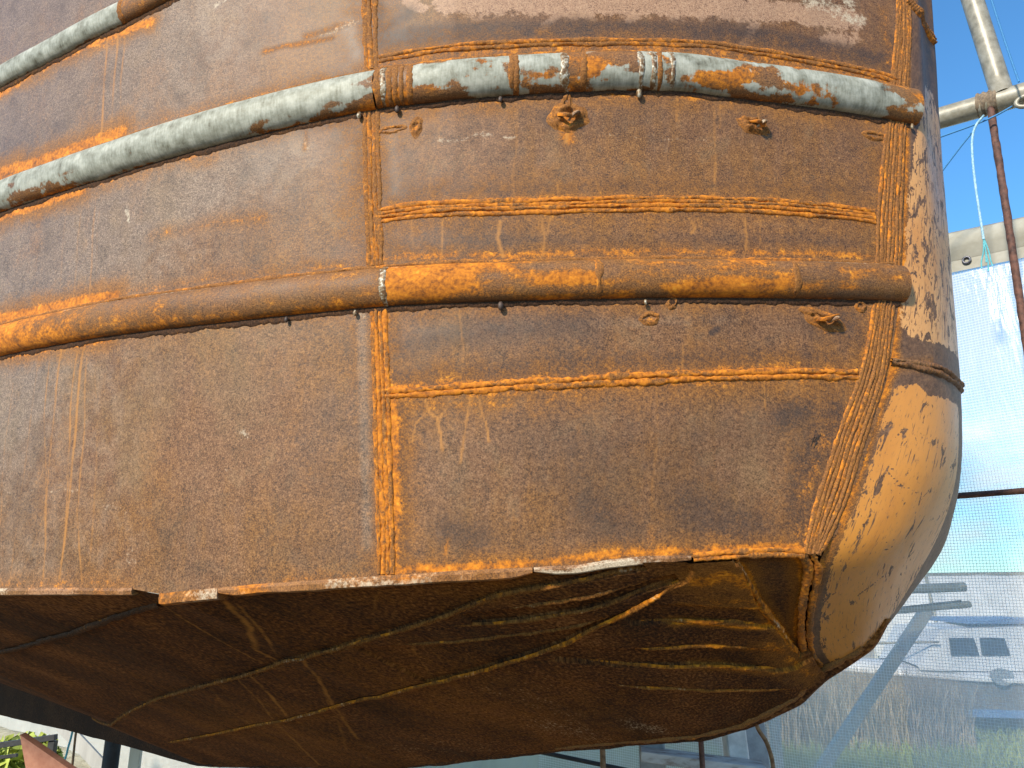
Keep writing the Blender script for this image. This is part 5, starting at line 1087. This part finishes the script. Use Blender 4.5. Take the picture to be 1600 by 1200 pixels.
# stack of tubes beyond the sheeting
for a, b, r, lab in (((2.183, 4.3567, 1.5683), (2.551, 4.3529, 1.5822), .026, 'upper of two pale tubes ending beyond the sheeting'), ((2.1649, 4.3875, 1.4532), (2.5799, 4.3781, 1.4881), .019, 'lower of two pale tubes ending beyond the sheeting')):
    single('stacked_tube', tube(long_line(a, b, 1.6, 0), r, 14), M_TUBE, lab, 'tube', 'pale tubes beyond the sheeting')
single('black_bar', tube(long_line((2.0958, 4.2803, 1.4669), (2.4727, 4.2693, 1.5078), 1.2, 0), .006, 8), M_BLACK, 'thin black bar resting on the lower pale tube', 'bar')
tr = thing('tube_rack', (1.6, 4.37, 0), 'grey timber rack carrying the pale tubes beyond the sheeting', 'rack')
for x in (.75, 1.45):
    obj('upright', mesh_data('upright', *box((x, 4.46, .77), (.05, .05, 1.54), 0), None, False), M_GREYWOOD, tr)
for zz in (1.43, 1.535): obj('bearer', mesh_data('bearer', *box((1.1, 4.37, zz - .02), (.9, .12, .018), 0), None, False), M_GREYWOOD, tr)
single('diagonal_beam', beam_between((1.55, 5.12, .02), (2.56, 4.80, 1.445), .14, .06), M_GREYWOOD, 'grey timber beam sloping diagonally beyond the sheeting', 'beam', None, False)

# motor launch beyond the sheeting
def launch():
    ox, oy = 3.80, 9.25
    r = thing('motor_launch', (ox + 2, oy, 0), 'white motor launch with dark cabin windows beyond the sheeting', 'boat')
    n = 24; x = np.linspace(0, 4.6, n); hb = .85*np.sin(np.clip(x/2.0, 0, 1)*np.pi/2)**.8 + .01; sheer = .62 - .05*np.sin(x/4.6*np.pi); foot = .10 + .36*np.exp(-x/.35)
    sec = lambda k: [(-hb*.95, sheer), (-hb*.80, foot + .12), (-hb*.25, foot), (hb*.25, foot), (hb*.80, foot + .12), (hb*.95, sheer)]
    V = np.stack([np.stack([ox + x, oy + b, zz + 0*x], 1) for b, zz in sec(0)], 1)
    obj('hull', mesh_data('hull', V, grid_faces(n, 6).tolist() + [[(n - 1)*6 + i for i in range(6)]], None, False), M_DARKHULL, r)
    e = [(-hb, sheer + .005), (-hb*1.02, sheer + .04), (-hb*.8, sheer + .09), (0*hb, sheer + .15), (hb*.8, sheer + .09), (hb*1.02, sheer + .04), (hb, sheer + .005)]
    V = np.stack([np.stack([ox + x, oy + b, zz + 0*x], 1) for b, zz in e], 1)
    obj('deck', mesh_data('deck', V, grid_faces(n, 7)), M_GEL, r)
    st = [(-hb*1.0 - .004, .10), (-hb*1.0 - .004, .17)]
    V = np.stack([np.stack([ox + x, oy - hb*.83 - .03, z0 + 0*x], 1) for z0 in (.22, .30)], 1)
    obj('blue_stripe', mesh_data('blue_stripe', V, grid_faces(n, 2)), M_BLUEPAINT, r)
    # cabin
    cx = np.array([.75, .95, 2.9, 3.0]); P = []
    for (xx, w, z0, z1) in ((.70, .50, .68, .72), (.98, .60, .68, 1.11), (2.9, .62, .68, 1.16), (3.05, .60, .68, .72)):
        P.append([(ox + xx, oy - w, z0), (ox + xx, oy - w*.88, z1), (ox + xx, oy, z1 + .04), (ox + xx, oy + w*.88, z1), (ox + xx, oy + w, z0)])
    cb = obj('cabin', mesh_data('cabin', np.array(P), grid_faces(4, 5).tolist(), None, False), M_GEL, r)
    for x0, x1 in ((1.02, 1.32), (1.36, 1.66), (1.95, 2.3)):
        V = np.array([(ox + x0, oy - .585, .84), (ox + x1, oy - .588, .84), (ox + x1 - .01, oy - .548, 1.02), (ox + x0 + .02, oy - .546, 1.02)]) + np.array([0, -.012, 0])
        V = np.concatenate([V, V + np.array([0, .02, 0])])
        obj('window', mesh_data('window', V, [[0, 1, 2, 3], [0, 4, 5, 1], [1, 5, 6, 2], [2, 6, 7, 3], [3, 7, 4, 0]], None, False), M_WIN, cb)
    obj('blue_cover', mesh_data('blue_cover', *box((ox + 1.75, oy - .1, 1.19), (.9, .8, .05)), None, False), M_BLUEPAINT, r)
    a = np.linspace(0, 2*np.pi, 20, endpoint=False)
    V = np.stack([ox + 1.42 + .12*np.cos(a), np.full(20, oy - .80), .64 + .085*np.sin(a)], 1); V = np.concatenate([V, V + [0, .05, 0]])
    obj('hatch', mesh_data('hatch', V, [list(range(20))] + [[i, (i + 1) % 20, (i + 1) % 20 + 20, i + 20] for i in range(20)], None, False), M_GREYPOST, r)
    obj('side_panel', mesh_data('side_panel', *box((ox + 2.0, oy - .815, .65), (.55, .03, .16)), None, False), M_TANPANEL, r)
    for xk in (1.0, 2.9): obj('chock', mesh_data('chock', *box((ox + xk, oy, .05), (.15, 1.0, .14)), None, False), M_GREYWOOD, r)
    rl_ = chain([(ox + .1, oy - .1, .74), (ox + .1, oy - .1, .92), (ox + .5, oy - .42, .96), (ox + .9, oy - .6, .98)], step=.05, rounds=2)
    obj('pulpit_rail', mesh_data('pulpit_rail', *tube(rl_, .012, 6)), M_TUBE, r)
launch()
def covered():
    ox, oy = 5.5, 12.2
    r = thing('covered_boat', (ox + 3, oy, 0), 'large boat under a white ridge cover beyond the launch', 'boat')
    n, m = 40, 30; x = np.linspace(0, 6.0, n); u = np.linspace(-1, 1, m); X, U = np.meshgrid(x, u, indexing='ij')
    ridge = 1.70 + .05*np.sin(X*.7); wd = 1.3*np.clip(X/1.3 + .25, 0, 1)
    z = ridge - (ridge - .55)*np.abs(U)**1.15 + .05*np.sin(X*4.2)*np.abs(U) + .04*fbm(X*2.5, U*2, 4)
    V = np.stack([ox + X, oy + U*wd + .05*fbm(X*3, U*2, 7), z], -1)
    obj('cover', mesh_data('cover', V, grid_faces(n, m)), M_COVER, r)
    hb = 1.2*np.clip(x/1.3 + .2, 0, 1)
    V = np.stack([np.stack([ox + x, oy + b, zz + 0*x], 1) for b, zz in ((-hb, .75), (-hb*.85, .3), (0*hb, .12), (hb*.85, .3), (hb, .75))], 1)
    obj('hull', mesh_data('hull', V, grid_faces(n, 5)), M_GEL, r)
    obj('ridge_pole', mesh_data('ridge_pole', *tube(np.array([(ox - .15, oy, 1.72), (ox + 3, oy, 1.76), (ox + 6, oy, 1.74)]), .03, 8)), M_TUBE, r)
covered()
single('mast', tube(np.array([(5.10, 9.9, 3.2), (5.30, 9.9, 2.0), (5.47, 9.9, .0)]), .022, 8), M_TUBE, 'thin pale mast standing among the boats beyond the sheeting', 'mast')

# plants: dry stalks, grass, a low bush, a far hedge
def blades(n, area, h, w, lean, seed, zbase=0.0):
    r = np.random.RandomState(seed); x, y = area(r, n)
    hh = h*(.45 + .8*r.rand(n)); a = r.rand(n)*2*np.pi; lx = lean*r.randn(n)*hh; ly = lean*r.randn(n)*hh
    c, s = np.cos(a)*w, np.sin(a)*w
    V = np.zeros((n, 5, 3)); V[:, :, 0] = x[:, None]; V[:, :, 1] = y[:, None]; V[:, :, 2] = zbase
    V[:, 0, 0] -= c; V[:, 0, 1] -= s; V[:, 1, 0] += c; V[:, 1, 1] += s
    V[:, 2, 0] += lx*.4 + c*.8; V[:, 2, 1] += ly*.4 + s*.8; V[:, 2, 2] += hh*.6
    V[:, 3, 0] += lx*.4 - c*.8; V[:, 3, 1] += ly*.4 - s*.8; V[:, 3, 2] += hh*.6
    V[:, 4, 0] += lx; V[:, 4, 1] += ly; V[:, 4, 2] += hh
    b = (np.arange(n)*5)[:, None]
    F = [tuple(f) for f in (b + np.array([0, 1, 2, 3])).tolist()] + [tuple(f) for f in (b + np.array([3, 2, 4])).tolist()]
    return V.reshape(-1, 3), F
tag(obj('dry_reeds', mesh_data('dry_reeds', *blades(9000, lambda r, n: (1.6 + 3.0*r.rand(n)**.9, 8.0 + 1.1*r.rand(n)), .62, .006, .16, 3), None, False), M_REED), 'tall dry brown stalks standing beyond the sheeting', 'dry grass', kind='stuff')
tag(obj('grass', mesh_data('grass', *blades(20000, lambda r, n: (-1.4 + 9*r.rand(n), 6.2 + 4.0*r.rand(n)**1.3), .13, .006, .35, 5), None, False), M_GRASS), 'short green grass along the edge of the yard', 'grass', kind='stuff')
def bush(c, r, n, seed, h):
    rr = np.random.RandomState(seed); d = rr.randn(n, 3); d /= np.linalg.norm(d, axis=1, keepdims=True); p = c + d*(rr.rand(n, 1)**.4)*[r, r, h]
    p = p[p[:, 2] > .02]; n = len(p); a = rr.randn(n, 3)*.03; b = rr.randn(n, 3)*.03
    V = np.stack([p - a, p + b, p + a, p - b], 1).reshape(-1, 3); return V, np.arange(4*n).reshape(n, 4)
bs = thing('low_bush', (-4.0, 6.6, 0), 'low yellow-green bush at lower left', 'bush')
obj('foliage', mesh_data('foliage', *bush(np.array([-3.98, 6.6, .18]), .30, 1400, 4, .22), None, False), M_LEAF, bs)
obj('stem', mesh_data('stem', *tube(np.array([(-3.98, 6.6, 0), (-3.97, 6.6, .12), (-3.99, 6.61, .26)]), .012, 6)), M_REED, bs)
rr = np.random.RandomState(9); n = 16000; hx = -45 + 90*rr.rand(n); p = np.stack([hx, 38 + rr.randn(n)*.6, rr.rand(n)**.8*(1.25 + .5*fbm(hx*.35, 0*hx, 3))], 1)
a = rr.randn(n, 3)*.13; b = rr.randn(n, 3)*.13
tag(obj('far_hedge', mesh_data('far_hedge', np.stack([p - a, p + b, p + a, p - b], 1).reshape(-1, 3), np.arange(4*n).reshape(n, 4), None, False), M_HEDGE), 'low dark hedge on the horizon far behind the boats', 'hedge', kind='stuff')
